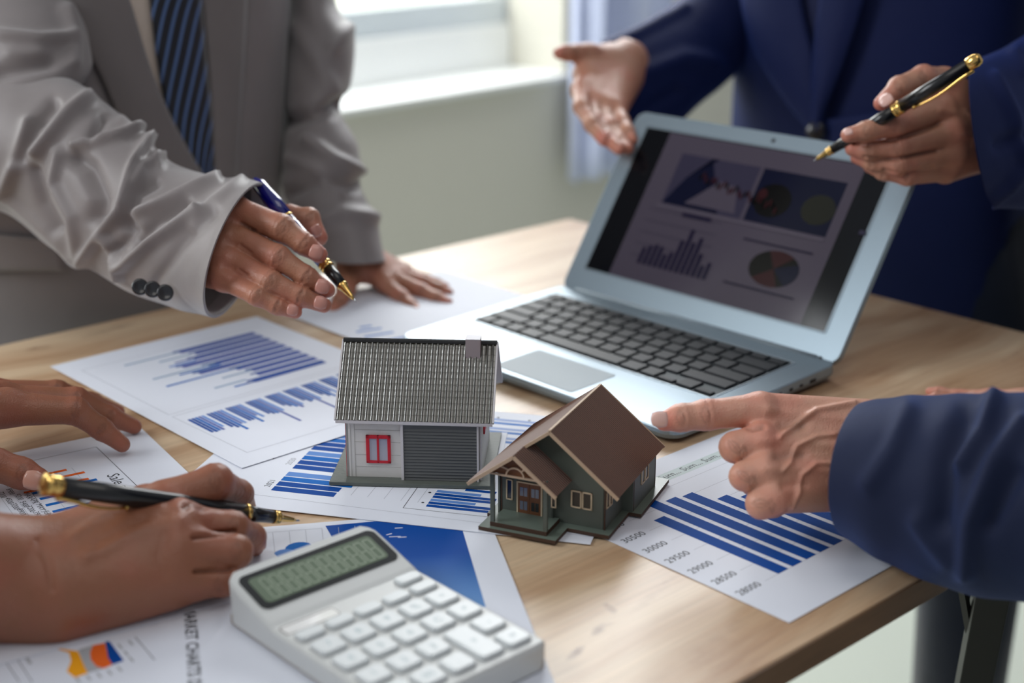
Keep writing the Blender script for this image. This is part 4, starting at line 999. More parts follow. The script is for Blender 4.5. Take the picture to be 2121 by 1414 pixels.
def tilev(w, l):
    prof = [(-.5, .00010), (-.44, .00026), (-.20, .00096), (-.10, .00112), (.0, .00080), (.10, .00018), (.30, .00006), (.5, .00010)]
    vs = []; fs = []
    for v, lift in ((0, .00034), (.5, .00022), (1.0, .0001)):
        for x, z in prof: vs.append((x * w, v * l * 1.04, z + lift))
    for x, z in prof: vs.append((x * w, 0, 0))
    n = len(prof)
    for r in range(2):
        for i in range(n - 1): fs.append((r * n + i, r * n + i + 1, (r + 1) * n + i + 1, (r + 1) * n + i))
    for i in range(n - 1): fs.append((3 * n + i, 3 * n + i + 1, i + 1, i))
    return vs, fs
tv, tf = tilev(tw_, tl2); tme = mesh('roof_tile', tv, tf, False, [M_tile]); cnt = 0
far_ = MB(); rm = Matrix.Rotation(ra, 4, 'X')
for r in range(NR):
    for c in range(NC):
        u = r * tl2; p = Vector((RX0 + (c + .5) * tw_, EY + u * math.cos(ra), EZ + u * math.sin(ra)))
        if cnt < 300:
            o = link('roof_tile', tme, None, wh, p); o.rotation_euler = (ra, 0, 0)
        else:
            Mx = Matrix.Translation(p) @ rm; far_.add([Mx @ Vector(v) for v in tv], tf, M_tile)
        cnt += 1
rmb = Matrix.Rotation(PI, 4, 'Z')
for r in range(NR):
    for c in range(NC):
        u = r * tl2; p = Vector((RX0 + (c + .5) * tw_, 2 * RY - EY - u * math.cos(ra), EZ + u * math.sin(ra))); Mx = Matrix.Translation(p) @ rmb @ rm
        far_.add([Mx @ Vector(v) for v in tv], tf, M_tile)
tag(far_.build('roof_tiles', M_tile, wh), kind='stuff')
b = MB()
for k in range(14):
    x0 = RX0 + (RX1 - RX0) * k / 14; x1 = x0 + (RX1 - RX0) / 14 * 1.03; zt = RZ + .0012
    b.prism([(RY - .0022, zt - .0014), (RY + .0022, zt - .0014), (RY + .0016, zt + .0002 + .0002 * (k % 2)), (RY, zt + .0009), (RY - .0016, zt + .0002)], x0, x1, axes='yzx')
b.build('ridge_cap', M_black, wh)
b = MB(); b.bar((RX0 - .0004, EY, EZ), (RX0 - .0004, RY, RZ), .0012, .0022, up=(0, -.7, .7)); b.bar((RX1 + .0004, EY, EZ), (RX1 + .0004, RY, RZ), .0012, .0022, up=(0, -.7, .7)); b.bar((RX1 + .0004, 2 * RY - EY, EZ), (RX1 + .0004, RY, RZ), .0012, .0026, up=(0, .7, .7)); b.bar((RX0 - .0004, 2 * RY - EY, EZ), (RX0 - .0004, RY, RZ), .0012, .0022, up=(0, .7, .7)); b.box(RX0, RX1, EY - .0006, EY + .0006, EZ - .0020, EZ + .0001)
b.build('barge_board', M_trimw, wh)
MB().box(.0927, .1030, .0388, .0488, RZ - .0150, RZ + .0050).build('chimney', M_chim, wh, bevel=.00015)
MB().box(.0926, .1031, .0387, .0489, RZ + .0050, RZ + .0054).build('chimney_cap', mat('cap_pale', (200, 198, 204), rough=.5), wh)

# ------------------------------------------------------------------ brown roofed model house
M_gw = mat('model_wall_green', (84, 90, 82), rough=.5, var=(90, .08)); M_gb = mat('model_base_sage', (106, 118, 108), rough=.32, spec=.6); M_cut = mat('laser_cut_edge', (66, 44, 30), rough=.7)
M_br = mat('brown_roof', (108, 74, 58), rough=.34, spec=.6, var=(40, .1)); M_tan = mat('tan_trim', (184, 158, 132), rough=.6); M_wf = mat('cream_frame', (208, 188, 158), rough=.6)
M_dw = mat('door_wood', (118, 74, 44), rough=.5); M_dark = mat('dark_pane', (36, 38, 40), rough=.15, spec=.8); M_dp = mat('door_pane', (112, 118, 134), rough=.15, spec=.8)
BO = at(1149, 1129.7)[:2]; BA = math.radians(-23.7)
bh = thing('model_house', (BO[0], BO[1], T + .0018), BA, 'green walled wooden model house with steep brown roof and porch', 'model house')
def cutbox(name, poly, z0, z1, m, parent=bh):
    b = MB(); n = len(poly); vs = [(x, y, z0) for x, y in poly] + [(x, y, z1) for x, y in poly]
    b.add(vs, [tuple(range(n))[::-1]], M_cut); b.add(vs, [tuple(range(n, 2 * n))], m); b.add(vs, [(i, (i + 1) % n, n + (i + 1) % n, n + i) for i in range(n)], M_cut)
    return b.build(name, m, parent)
Z1 = .0025
cutbox('base', [(-.0530, -.0017), (.0011, -.0017), (.0011, .0188), (.0298, .0188), (.0298, .0577), (.0383, .0577), (.0376, .1199), (-.0560, .1199), (-.0560, .0188), (-.0530, .0188)], 0, Z1, M_gb)
cutbox('porch_floor', [(-.0463, .0019), (-.0066, .0019), (-.0066, .0245), (-.0463, .0245)], Z1, .0056, M_gb)
XM, ZM, XL, ZL, XR, ZR, XP, ZP, XPR, ZPR, Y0, YP, YB, YW = -.0106, .0693, -.0602, .0323, .0368, .0313, -.0280, .0563, .0014, .0333, .0155, -.0018, .1089, .0255
sL = (ZM - ZL) / (XM - XL); sR = (ZM - ZR) / (XR - XM); sP = (ZP - ZPR) / (XPR - XP)
rt = .0016
def roofz(x): return (ZM - (XM - x) * sL if x < XM else ZM - (x - XM) * sR) - rt * 1.35
# walls: main gable front, right side, bay, back, left
b = MB(); WL, WR = -.0500, .0245
b.prism([(-.0120, Z1), (WR, Z1), (WR, roofz(WR)), (XM, roofz(XM)), (-.0440, roofz(-.0440)), (-.0440, .034), (-.0120, .034)], YW, YW + .0015, axes='xzy')
b.prism([(WL, Z1), (WR, Z1), (WR, roofz(WR)), (XM, roofz(XM)), (WL, roofz(WL))], .1040, .1055, axes='xzy')
b.box(WR - .0015, WR, YW, .060, Z1, roofz(WR)); b.box(WR, .0320, .0585, .0600, Z1, roofz(.032)); b.box(.0305, .0320, .060, .1045, Z1, roofz(.032)); b.box(WL, WL + .0015, .0230, .1055, Z1, roofz(WL))
b.box(-.0470, -.0105, .0228, .0243, Z1, .0400); b.box(-.0120, -.0105, .0228, YW + .001, Z1, .040)
b.build('wall', M_gw, bh)
b = MB(); e = .0007
for x, y, zt in ((WR, YW, roofz(WR)), (.0320, .0600, roofz(.032)), (.0320, .1048, roofz(.032)), (-.0470, .0228, .038)): b.box(x - e, x + .0002, y - .0002, y + e, Z1, zt)
b.build('wall_corner', M_cut, bh)
# roofs: left slope runs on over the porch, right slope of the main roof, right slope of the porch
M_groove = mat('roof_groove', (38, 22, 18), rough=.6)
def slab(b, P, Q, R_, S, th, m):
    """quad P Q R S, thickness th downwards"""
    P, Q, R_, S = map(Vector, (P, Q, R_, S)); nrm = (Q - P).cross(S - P).normalized(); nrm = nrm if nrm.z > 0 else -nrm
    A = [P, Q, R_, S]; B_ = [p - nrm * th for p in A]; b.add(A + B_, [(0, 1, 2, 3), (7, 6, 5, 4), (0, 4, 5, 1), (1, 5, 6, 2), (2, 6, 7, 3), (3, 7, 4, 0)], m)
b = MB()
slab(b, (XM, Y0, ZM), (XM, YB, ZM), (XL, YB, ZL), (XL, Y0, ZL), rt, M_groove)
slab(b, (XP, YP, ZP), (XP, Y0 + .0004, ZP), (XL, Y0 + .0004, ZL), (XL, YP, ZL), rt, M_groove)
slab(b, (XM, Y0, ZM), (XM, YB, ZM), (XR, YB, ZR), (XR, Y0, ZR), rt, M_groove)
slab(b, (XP, YP, ZP), (XP, YW, ZP), (XPR, YW, ZPR), (XPR, YP, ZPR), rt, M_groove)
b.build('roof', M_groove, bh)
b = MB(); nr = 46
def rib(x0, z0, x1, z1, y, w=.00125, h=.0006):
    s = (z1 - z0) / (x1 - x0); nx, nz = -s / math.hypot(s, 1), 1 / math.hypot(s, 1)
    vs = [(x0, y - w / 2, z0), (x0, y + w / 2, z0), (x1, y + w / 2, z1), (x1, y - w / 2, z1), (x0 + nx * h, y, z0 + nz * h), (x1 + nx * h, y, z1 + nz * h)]
    b.add(vs, [(0, 3, 5, 4), (1, 4, 5, 2), (0, 4, 1), (3, 2, 5)])
for k in range(nr):
    y = Y0 + .001 + (YB - Y0 - .002) * k / (nr - 1); rib(XM, ZM, XR, ZR, y); rib(XL, ZL, XM, ZM, y)
for k in range(8): y = YP + .001 + (Y0 - YP) * k / 8; rib(XL, ZL, XP, ZP, y)
for k in range(13): y = YP + .0008 + (YW - YP - .001) * k / 12; rib(XP, ZP, XPR, ZPR, y)
tag(b.build('roof_ribs', M_br, bh), kind='stuff')
MB().bar((XM, Y0, ZM + .0004), (XM, YB, ZM + .0004), .0016, .0010).build('ridge_strip', M_tan, bh)
b = MB()
def barge(x0, z0, x1, z1, y, m=M_tan, w=.0020): MB().bar((x0, y, z0 - w * .42), (x1, y, z1 - w * .42), .0012, w, up=(0, 0, 1)).build('barge_board', m, bh)
barge(XM, ZM, XR, ZR, Y0 - .0005); barge(XM, ZM, XP, ZP, Y0 - .0005); barge(XP, ZP, XL, ZL, YP - .0005, w=.0022); barge(XP, ZP, XPR, ZPR, YP - .0005, w=.0022); barge(XM, ZM, XR, ZR, YB + .0005); barge(XM, ZM, XL, ZL, YB + .0005)
# porch gable lattice with arch
b = MB(); gz = .0405; gy0 = .0008
xa, xb = XP - (ZP - gz) / sL, XP + (ZP - gz) / sP
b.bar((xa, gy0, gz), (xb, gy0, gz), .0010, .0012)
arc = [(XP + .0062 * math.cos(a), gy0, gz + .0062 * math.sin(a)) for a in np.linspace(0, PI, 13)]
for p, q in zip(arc[:-1], arc[1:]): b.bar(p, q, .0010, .0011, up=(0, 1, 0))
b.bar((XP - .0044, gy0, gz + .0044), (XP - .0105, gy0, gz + .0062), .0010, .0010); b.bar((XP + .0044, gy0, gz + .0044), (XP + .0075, gy0, gz + .0075), .001, .001)
b.build('gable_tracery', M_tan, bh)
b = MB(); b.prism([(xa, gz), (xb, gz), (XP, ZP - .002)], gy0 + .002, gy0 + .003, axes='xzy'); b.build('gable_panel', M_dw, bh)
for x in (-.0449, -.0078): MB().box(x - .0014, x + .0014, .0022, .0042, .0056, gz if x < -.02 else .0405).build('post', M_gw, bh, bevel=.0001)
def frame(name, x0, x1, z0, z1, y, fw, m, parent, ax='y', out=.0007):
    b = MB()
    R4 = ((x0, x1, z1 - fw, z1), (x0, x1, z0, z0 + fw), (x0, x0 + fw, z0, z1), (x1 - fw, x1, z0, z1))
    for a0, a1, c0, c1_ in R4:
        if ax == 'y': b.box(a0, a1, y - out, y + .0002, c0, c1_)
        else: b.box(y - .0002, y + out, a0, a1, c0, c1_)
    f = b.build(name, m, parent)
    b = MB()
    if ax == 'y': b.box(x0 + fw, x1 - fw, y - out * .25, y, z0 + fw, z1 - fw)
    else: b.box(y, y + out * .25, x0 + fw, x1 - fw, z0 + fw, z1 - fw)
    b.build('pane', M_dark, f); return f
frame('window', .0009, .0083, .0148, .0270, YW, .0010, M_wf, bh); frame('window', .0086, .0156, .0148, .0270, YW, .0010, M_wf, bh)
frame('window', -.0438, -.0392, .0133, .0280, .0228, .0008, M_wf, bh); frame('window', -.0118, -.0082, .0133, .0270, .0226, .0008, M_wf, bh)
frame('window', .0270, .0325, .0166, .0285, WR, .0009, M_wf, bh, 'x'); frame('window', .0328, .0380, .0160, .0285, WR, .0009, M_wf, bh, 'x')
frame('window', .0745, .0815, .0155, .0275, .0320, .0009, M_wf, bh, 'x'); frame('window', .0820, .0890, .0155, .0275, .0320, .0009, M_wf, bh, 'x')
frame('window', .030, .040, .014, .027, -.0475, .0009, M_wf, bh, 'x')
# door
DX0_, DX1_, DZ0, DZ1 = -.0362, -.0180, .0056, .0280
b = MB(); b.box(DX0_, DX0_ + .0010, .0219, .0229, DZ0, DZ1); b.box(DX1_ - .0010, DX1_, .0219, .0229, DZ0, DZ1); b.box(DX0_, DX1_, .0219, .0229, DZ1 - .0010, DZ1); b.build('door_frame', M_wf, bh)
for x0_, x1_ in ((DX0_ + .0011, (DX0_ + DX1_) / 2 - .0001), ((DX0_ + DX1_) / 2 + .0001, DX1_ - .0011)):
    dr = MB().box(x0_, x1_, .0222, .0229, DZ0, DZ1 - .0011).build('door', M_dw, bh)
    w_ = (x1_ - x0_)
    for zz in ((.0080, .0142), (.0178, .0240)):
        for kx in (0, 1): xx = x0_ + w_ * (.16 + .36 * kx); MB().box(xx, xx + w_ * .30, .02205, .0223, *zz).build('pane', M_dp if zz[0] > .01 or x0_ < -.03 else M_dark, dr)
# ------------------------------------------------------------------ pens
def pen(label, tip, end, r_mm, profile, clip=None, mats=None, loc_depth=None):
    """tip, end = world points; profile = (part name, material, [(r factor, t along from the tip 0..1)])"""
    tip = Vector(tip); end = Vector(end); L = (end - tip).length; d = (end - tip).normalized()
    t = thing('pen', tuple(tip), 0, label, 'pen', 'pens held in the hands'); q = d.to_track_quat('Z', 'Y').to_matrix().to_4x4()
    for nm, m, pr in profile:
        b = MB(); b.lathe([(max(.00015, r * r_mm), z * L) for r, z in pr], 28, M=q); b.build(nm, m, t, smooth=True)
    if clip:
        side = Vector(clip[0]); side = (side - d * side.dot(d)).normalized(); z0, z1 = clip[1], clip[2]; pts = []; b = MB()
        for k in range(9):
            u = k / 8; off = r_mm * (1.12 + .42 * math.sin(PI * min(1, u * 1.25)) * (1 - u * .3)); pts.append(d * (L * (z0 + (z1 - z0) * u)) + side * off)
        b.tube(pts, [.0011, .0009, .0009, .0010, .0012, .0014, .0015, .0016, .0016], 10); b.lathe([(0.0004, -.0018), (.0014, -.0008), (.0016, 0), (.0014, .0008), (.0004, .0018)], 10, M=Matrix.Translation(pts[0]))
        b.build('clip', M_gold, t, smooth=True)
    return t
def ring(z, w=.006, r=1.06): return [(r - .05, z - w), (r, z - w * .6), (r, z + w * .6), (r - .05, z + w)]
blk_prof = lambda: [('nib', M_steel, [(.03, 0), (.10, .004), (.14, .018), (.16, .022)]), ('tip_cone', M_gold, [(.17, .018), (.30, .03), (.52, .085), (.66, .092), (.66, .100), (.58, .104), (.58, .108), (.72, .112), (.72, .122)]),
    ('grip', M_blk, [(.70, .122), (.84, .20), (.92, .28)]), ('ring_band', M_gold, ring(.286, .010, 1.0)), ('barrel', M_blk, [(.95, .294), (1.0, .42), (1.0, .50)]), ('centre_band', M_gold, [(1.0, .50), (1.08, .503), (1.08, .516), (1.0, .519), (1.0, .524), (1.08, .527), (1.08, .545), (1.0, .548)]),
    ('cap', M_blk, [(1.0, .548), (1.02, .7), (.94, .93)]), ('finial', M_gold, [(.96, .93), (1.04, .933), (1.04, .975), (.9, .985), (.9, .990), (.5, 1.0)])]
pc0, pc1 = dp(621, 1078, .930), dp(92, 1003, .800)
penC = pen('black pen with gold fittings in the bare writing hand at the lower left', pc0, pc1, .0058,
    [('nib', M_steel, [(.03, 0), (.10, .006), (.14, .022)]), ('tip_cone', M_gold, [(.15, .018), (.30, .035), (.50, .085), (.62, .092), (.72, .096), (.72, .104), (.66, .106), (.74, .110), (.74, .120)]),
     ('grip', M_blk, [(.70, .120), (.84, .20), (.92, .232)]), ('ring_band', M_gold, ring(.238, .008, 1.04)), ('barrel', M_blk, [(.97, .245), (1.02, .42), (1.02, .70), (.98, .94)]), ('finial', M_gold, [(.99, .945), (1.08, .948), (1.08, .972), (1.02, .976), (1.10, .980), (1.10, 1.0), (.7, 1.002)])],
    clip=((0, -.2, -1), .70, .95))
penA = pen('blue and black pen with gold tip held by the grey suited person', dp(738, 626, 1.085), dp(528, 372, 1.150), .0052,
    [('nib', M_steel, [(.03, 0), (.10, .008), (.16, .028)]), ('tip_cone', M_gold, [(.16, .025), (.36, .05), (.66, .115), (.82, .122), (.82, .132), (.74, .138)]),
     ('grip', M_blk, [(.80, .138), (.86, .20), (.92, .262)]), ('ring_band', M_gold, [(.93, .262), (1.05, .266), (1.05, .276), (.95, .280), (.95, .286), (1.05, .29), (1.05, .302), (.97, .306)]),
     ('barrel', M_navyl, [(1.0, .306), (1.1, .45), (1.12, .60), (1.10, .665)]), ('centre_band', M_gold, ring(.672, .008, 1.14)), ('cap', M_navyl, [(1.15, .680), (1.25, .8), (1.1, .95), (.5, 1.0)])])
penB = pen('black pen with gold clip held up by the blue suited person', dp(1685, 334, 1.208), dp(2032, 118, 1.115), .0053, blk_prof(), clip=((.35, -.5, -.8), .60, .94))

# ------------------------------------------------------------------ people
M_suitA = cloth_mat('grey_suit', (128, 121, 120), rough=.42, sheen=.3); M_suitAd = cloth_mat('grey_suit_lapel', (120, 113, 111), rough=.6, sheen=.3)
M_suitB = cloth_mat('blue_suit', (8, 22, 66), rough=.7, sheen=.16, sheen_rgb=(70, 110, 230)); M_suitD = cloth_mat('navy_suit', (22, 30, 56), rough=.75, sheen=.3, sheen_rgb=(90, 120, 200))
M_shirt = cloth_mat('cream_shirt', (206, 190, 176), rough=.8); M_jean = cloth_mat('dark_jeans', (10, 22, 42), rough=.85); M_btn = mat('dark_button', (30, 30, 34), rough=.25, coat=.5)

# --- person A, grey suit
torA = Torso((-.415, 1.490), 42, .205, .125)
eA = at(330, 620)
pA = thing('person', (torA.c[0], torA.c[1], 0), 0, 'person in a grey suit and striped tie, leaning on the table and pointing a pen', 'person')
def keep(o):            # children are built in world coordinates
    for c in o.children: c.matrix_parent_inverse = Matrix.Translation(o.location).inverted()
handA1 = Hand(
    palm=[[(400, 500, 1.16, 56), (484, 440, 1.118, 36)], [(400, 500, 1.16, 56), (468, 482, 1.106, 36)], [(395, 515, 1.15, 60), (462, 528, 1.096, 35)], [(395, 530, 1.14, 54), (464, 572, 1.09, 30)], [(250, 450, 1.27, 56), (395, 508, 1.165, 56)],
          [(440, 470, 1.16, 40), (560, 462, 1.165, 26)]],
    fingers=[[(484, 434, 1.112, 30), (583, 472, 1.092, 27), (630, 505, 1.090, 22), (661, 527, 1.092, 18)], [(468, 482, 1.104, 29), (575, 533, 1.082, 25), (634, 573, 1.082, 21), (677, 600, 1.086, 17)],
             [(462, 530, 1.096, 28), (558, 583, 1.074, 24), (622, 614, 1.076, 20), (671, 632, 1.080, 16)], [(464, 576, 1.088, 25), (532, 612, 1.070, 20), (574, 634, 1.072, 17), (612, 646, 1.074, 14)],
             [(560, 462, 1.165, 26), (600, 448, 1.155, 23), (640, 452, 1.145, 21), (662, 492, 1.140, 17)]],
    veins=[(((430, 455), (486, 432)), 9, .0012), (((430, 480), (470, 484)), 9, .0012), (((432, 520), (466, 530)), 9, .0012), (((440, 560), (470, 575)), 8, .001), (((500, 462), (528, 478)), 3.5, -.0016), (((498, 508), (520, 524)), 3.5, -.0015), (((495, 558), (512, 570)), 3.5, -.0012), (((478, 458), (492, 465)), 7, -.0012), (((470, 505), (485, 508)), 7, -.0012), (((466, 552), (480, 553)), 7, -.0012)], h=.00095)
handA2 = Hand(
    palm=[[(738, 535, 1.475, 34), (797, 583, 1.455, 20)], [(738, 535, 1.475, 34), (812, 572, 1.47, 20)], [(742, 535, 1.48, 32), (826, 566, 1.485, 18)], [(745, 530, 1.49, 30), (835, 560, 1.50, 15)], [(712, 430, 1.50, 36), (740, 530, 1.48, 35)], [(725, 560, 1.46, 28), (716, 600, 1.435, 18)]],
    fingers=[[(797, 588, 1.452, 18), (832, 616, 1.437, 16), (852, 634, 1.425, 14), (864, 645, 1.413, 11)], [(815, 577, 1.465, 18), (872, 603, 1.45, 16), (905, 618, 1.437, 14), (928, 628, 1.430, 12)],
             [(828, 570, 1.48, 16), (880, 586, 1.472, 14), (912, 598, 1.463, 12), (930, 606, 1.458, 10)], [(836, 563, 1.50, 13), (880, 577, 1.492, 11), (905, 586, 1.488, 10), (924, 593, 1.482, 8)],
             [(716, 600, 1.435, 18), (704, 622, 1.42, 15), (690, 642, 1.405, 12)]], h=.0016)
def bodycore(z0, z1, tor, k=.8):
    class C:
        def mesh(s):
            vs = []; Q = []; n = 24; zs = np.linspace(z0, z1, 8); ct, st = math.cos(tor.t), math.sin(tor.t)
            for z in zs:
                for j in range(n):
                    p = 2 * PI * j / n; x, y = tor.a * k * math.cos(p), tor.b * k * math.sin(p); vs.append((tor.c[0] + x * ct - y * st, tor.c[1] + x * st + y * ct, z))
            for i in range(7):
                for j in range(n): Q.append((i * n + j, i * n + (j + 1) % n, (i + 1) * n + (j + 1) % n, (i + 1) * n + j))
            return np.array(vs), np.array(Q), np.zeros(len(vs)), np.zeros(len(vs))
    return C()
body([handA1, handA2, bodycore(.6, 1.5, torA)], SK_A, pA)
for (x, y, d, w, l, a, u) in ((655, 522, 1.073, .0125, .0115, (1, 0, -.42), (-.1, -.9, .35)), (668, 594, 1.069, .0125, .012, (1, 0, -.40), (-.1, -.9, .3)), (664, 627, 1.064, .0115, .011, (1, 0, -.25), (-.1, -.9, .3)), (606, 642, 1.060, .010, .0095, (1, 0, -.25), (-.1, -.9, .3)), (657, 478, 1.1235, .010, .011, (.35, 0, -.9), (.5, -.8, .3))):
    nail(pA, M_nailA, x, y, d, w, l, a, u)
torA.column('jacket', [(.45, .92), (.60, .98), (.75, 1.0), (.95, 1.0), (1.2, 1.02), (1.45, 1.05), (1.56, .9), (1.62, .5)], M_suitA, pA)
torA.patch('shirt', [(255, -60), (262, 0), (290, 110), (335, 230), (400, 350), (425, 400)], [(440, -60), (430, 0), (436, 120), (445, 250), (450, 360), (450, 400)], .008, .002, M_shirt, pA, nu=24)
def stripe_mat():
    m = mat('striped_tie', (14, 18, 36), rough=.5, spec=.5, sheen=.3); nt = m.node_tree; b = nt.nodes['Principled BSDF']; N = nt.nodes.new; L = nt.links.new
    tc = N('ShaderNodeTexCoord'); mp = N('ShaderNodeMapping'); mp.inputs['Rotation'].default_value = (0, 0, math.radians(-32)); L(tc.outputs['UV'], mp.inputs['Vector'])
    w = N('ShaderNodeTexWave'); w.inputs['Scale'].default_value = 1.0; w.inputs['Distortion'].default_value = 0; w.wave_profile = 'SIN'; w.inputs['Scale'].default_value = 1.9; L(mp.outputs[0], w.inputs['Vector'])
    r = N('ShaderNodeValToRGB'); e = r.color_ramp.elements; e[0].position = .80; e[0].color = (*lin((12, 15, 28)), 1); e[1].position = .87; e[1].color = (*lin((84, 112, 160)), 1); L(w.outputs['Fac'], r.inputs['Fac'])
    L(r.outputs['Color'], b.inputs['Base Color']); return m
def uvmap(o, nu, nv, su, sv):
    me = o.data; uv = me.uv_layers.new(name='UVMap')
    for lp in me.loops: i, j = divmod(lp.vertex_index, nv + 1); uv.data[lp.index].uv = (j / nv * su, i / nu * sv)
tie = torA.patch('tie', [(306, -60), (310, 0), (326, 130), (348, 240), (384, 330), (420, 375), (438, 400)], [(410, -60), (414, 0), (424, 130), (436, 240), (441, 330), (443, 380), (443, 400)], .013, .003, stripe_mat(), pA, nu=40, puff=.004)
uvmap(tie, 40, 10, .9, 3.6)
torA.patch('lapel', [(418, -60), (420, 0), (432, 140), (440, 260), (444, 380), (445, 430)], [(508, -60), (508, 0), (500, 140), (492, 260), (486, 380), (484, 430)], .014, .003, M_suitAd, pA, nu=20, puff=.003)
torA.patch('jacket_front', [(508, -60), (508, 0), (500, 140), (492, 260), (486, 380), (480, 480), (470, 640)], [(600, -60), (596, 0), (588, 140), (583, 260), (580, 380), (590, 480), (600, 560)], .010, .003, M_suitA, pA, nu=20, puff=.003)
torA.patch('lapel', [(100, -60), (120, 0), (200, 140), (250, 250), (320, 360), (400, 420)], [(240, -60), (266, 0), (305, 130), (350, 240), (410, 350), (450, 400)], .019, .003, M_suitAd, pA, nu=24, puff=.004)
torA.patch('jacket_front', [(-200, -60), (-190, 60), (-185, 200), (-180, 350), (-150, 500), (-120, 620), (-110, 760)], [(112, -60), (130, 0), (210, 150), (300, 330), (380, 430), (420, 560), (420, 640)], .014, .003, M_suitA, pA, nu=30, puff=.002)
torA.patch('pocket_flap', [(-80, 478), (-80, 492), (-80, 520), (-80, 560)], [(130, 498), (132, 510), (136, 535), (140, 560)], .024, .002, M_suitA, pA, nu=8)
foldsA = [(((181, 205), (148, 233), (109, 277), (74, 317)), 13, .010), (((292, 270), (233, 285), (153, 304)), 8, .008), (((300, 297), (277, 347), (257, 436), (213, 485), (173, 535)), 10, .010), (((60, 255), (30, 347), (5, 401)), 13, .008), (((337, 322), (297, 346), (270, 426)), 8, .005),
          (((450, 372), (350, 415), (277, 445)), 9, .008), (((415, 436), (317, 500), (257, 550)), 10, .009), (((223, 495), (243, 545), (248, 572)), 9, .008), (((20, 412), (120, 500), (170, 560)), 9, .005), (((120, 320), (110, 380), (150, 450), (160, 520)), 11, .006), (((500, 372), (440, 420), (400, 470)), 10, .004),
          (((160, 330), (183, 347), (208, 411), (200, 450)), 17, -.010), (((215, 245), (190, 285)), 11, -.006), (((322, 376), (285, 400), (262, 470)), 11, -.007), (((277, 475), (238, 520)), 10, -.007), (((385, 425), (320, 460), (285, 500)), 11, -.008), (((440, 440), (370, 510), (320, 590)), 13, -.004), (((250, 250), (300, 300), (330, 340)), 9, .004), (((110, 215), (70, 260), (40, 330)), 12, -.008), (((70, 350), (90, 420), (120, 470)), 12, -.007)]
sleeve('sleeve', [((-190, 60), (-260, 380), 1.30, .075, (0, 0)), ((-80, 120), (-120, 420), 1.29, .078, (0, 0)), ((40, 140), (10, 440), 1.27, .078, (0, 0)), ((150, 165), (95, 505), 1.25, .076, (0, 0)), ((250, 238), (175, 552), 1.225, .072, (-6, 0)),
                  ((340, 325), (262, 602), 1.20, .076, (-6, 0)), ((430, 362), (350, 634), 1.175, .082, (-8, 0)), ((500, 368), (405, 648), 1.155, .084, (-28, 0)), ((542, 378), (446, 658), 1.135, .078, (-54, 0))], M_suitA, pA, foldsA, nu=190, nv=150)
sleeve('sleeve', [((60, -330), (-190, -260), 1.42, .075, (0, 0)), ((110, -120), (-170, -120), 1.38, .08, (0, 0)), ((170, 20), (-150, 0), 1.34, .085, (0, 0)), ((188, 110), (-140, 120), 1.31, .085, (0, 10)), ((180, 160), (-130, 230), 1.30, .08, (0, 20)), ((120, 215), (-120, 330), 1.30, .06, (0, 20)), ((60, 300), (-60, 330), 1.30, .03, (0, 0))],
       M_suitA, pA, [(((0, 75), (80, 85), (140, 80)), 12, .009), (((140, 20), (155, 80), (150, 130)), 14, .007), (((0, 150), (100, 130)), 16, -.008), (((20, 110), (90, 110)), 12, .003)], nu=110, nv=100, cuff=False)
sleeve('sleeve', [((585, -330), (700, -260), 1.60, .055, (0, 0)), ((590, -120), (705, -120), 1.59, .058, (0, 0)), ((598, 0), (695, 0), 1.575, .060, (0, 0)), ((590, 80), (733, 75), 1.56, .062, (0, 0)), ((586, 160), (728, 165), 1.545, .062, (0, 0)), ((592, 240), (706, 225), 1.53, .058, (0, 0)), ((588, 320), (742, 300), 1.515, .058, (0, 0)), ((585, 395), (748, 380), 1.50, .056, (0, 0)), ((620, 465), (778, 455), 1.485, .052, (0, 0)), ((655, 505), (790, 500), 1.475, .046, (0, 0)), ((672, 536), (798, 538), 1.465, .042, (0, 10))],
       M_suitA, pA, [(((600, 250), (650, 235), (705, 215)), 14, -.010), (((640, 290), (690, 330), (745, 355)), 13, .009), (((600, 400), (660, 370), (740, 380)), 14, -.008), (((630, 470), (700, 440), (775, 450)), 14, .007), (((690, 100), (720, 60)), 14, .006), (((600, 330), (650, 350), (700, 400)), 12, .005), (((610, 60), (650, 120), (690, 190)), 18, .005)], nu=120, nv=90)
for k, (x, y) in enumerate(((290, 594), (316, 599), (342, 606))):
    c = Vector(dp(x, y, 1.107 + .000 * k)); d = (Vector(CAM) - c).normalized(); q = (d + Vector((.25, 0, .1))).normalized().to_track_quat('Z', 'Y').to_matrix().to_4x4(); b = MB()
    b.lathe([(.0001, -.001), (.0062, -.001), (.0066, .0002), (.0060, .0014), (.0045, .0012), (.0038, .0008), (.0001, .0008)], 20, M=Matrix.Translation(c) @ q); b.build('button', M_btn, pA, smooth=True)
def leg(name, pts, parent, m):
    b = MB(); b.tube([p[0] for p in pts], [p[1] for p in pts], 28); return b.build(name, m, parent, smooth=True)
for k in (-1, 1):
    hx, hy = torA.c[0] + k * .10 * math.cos(torA.t), torA.c[1] + k * .10 * math.sin(torA.t)
    leg('trousers', [((hx, hy, .72), .088), ((hx, hy, .42), .068), ((hx, hy, .04), .055)], pA, M_suitAd)
    b = MB(); b.prism(rrect(hx - .045, hx + .045, hy - .16, hy + .09, .04, 5), 0, .06); b.build('shoe', M_blk, pA, bevel=.012)
keep(pA)

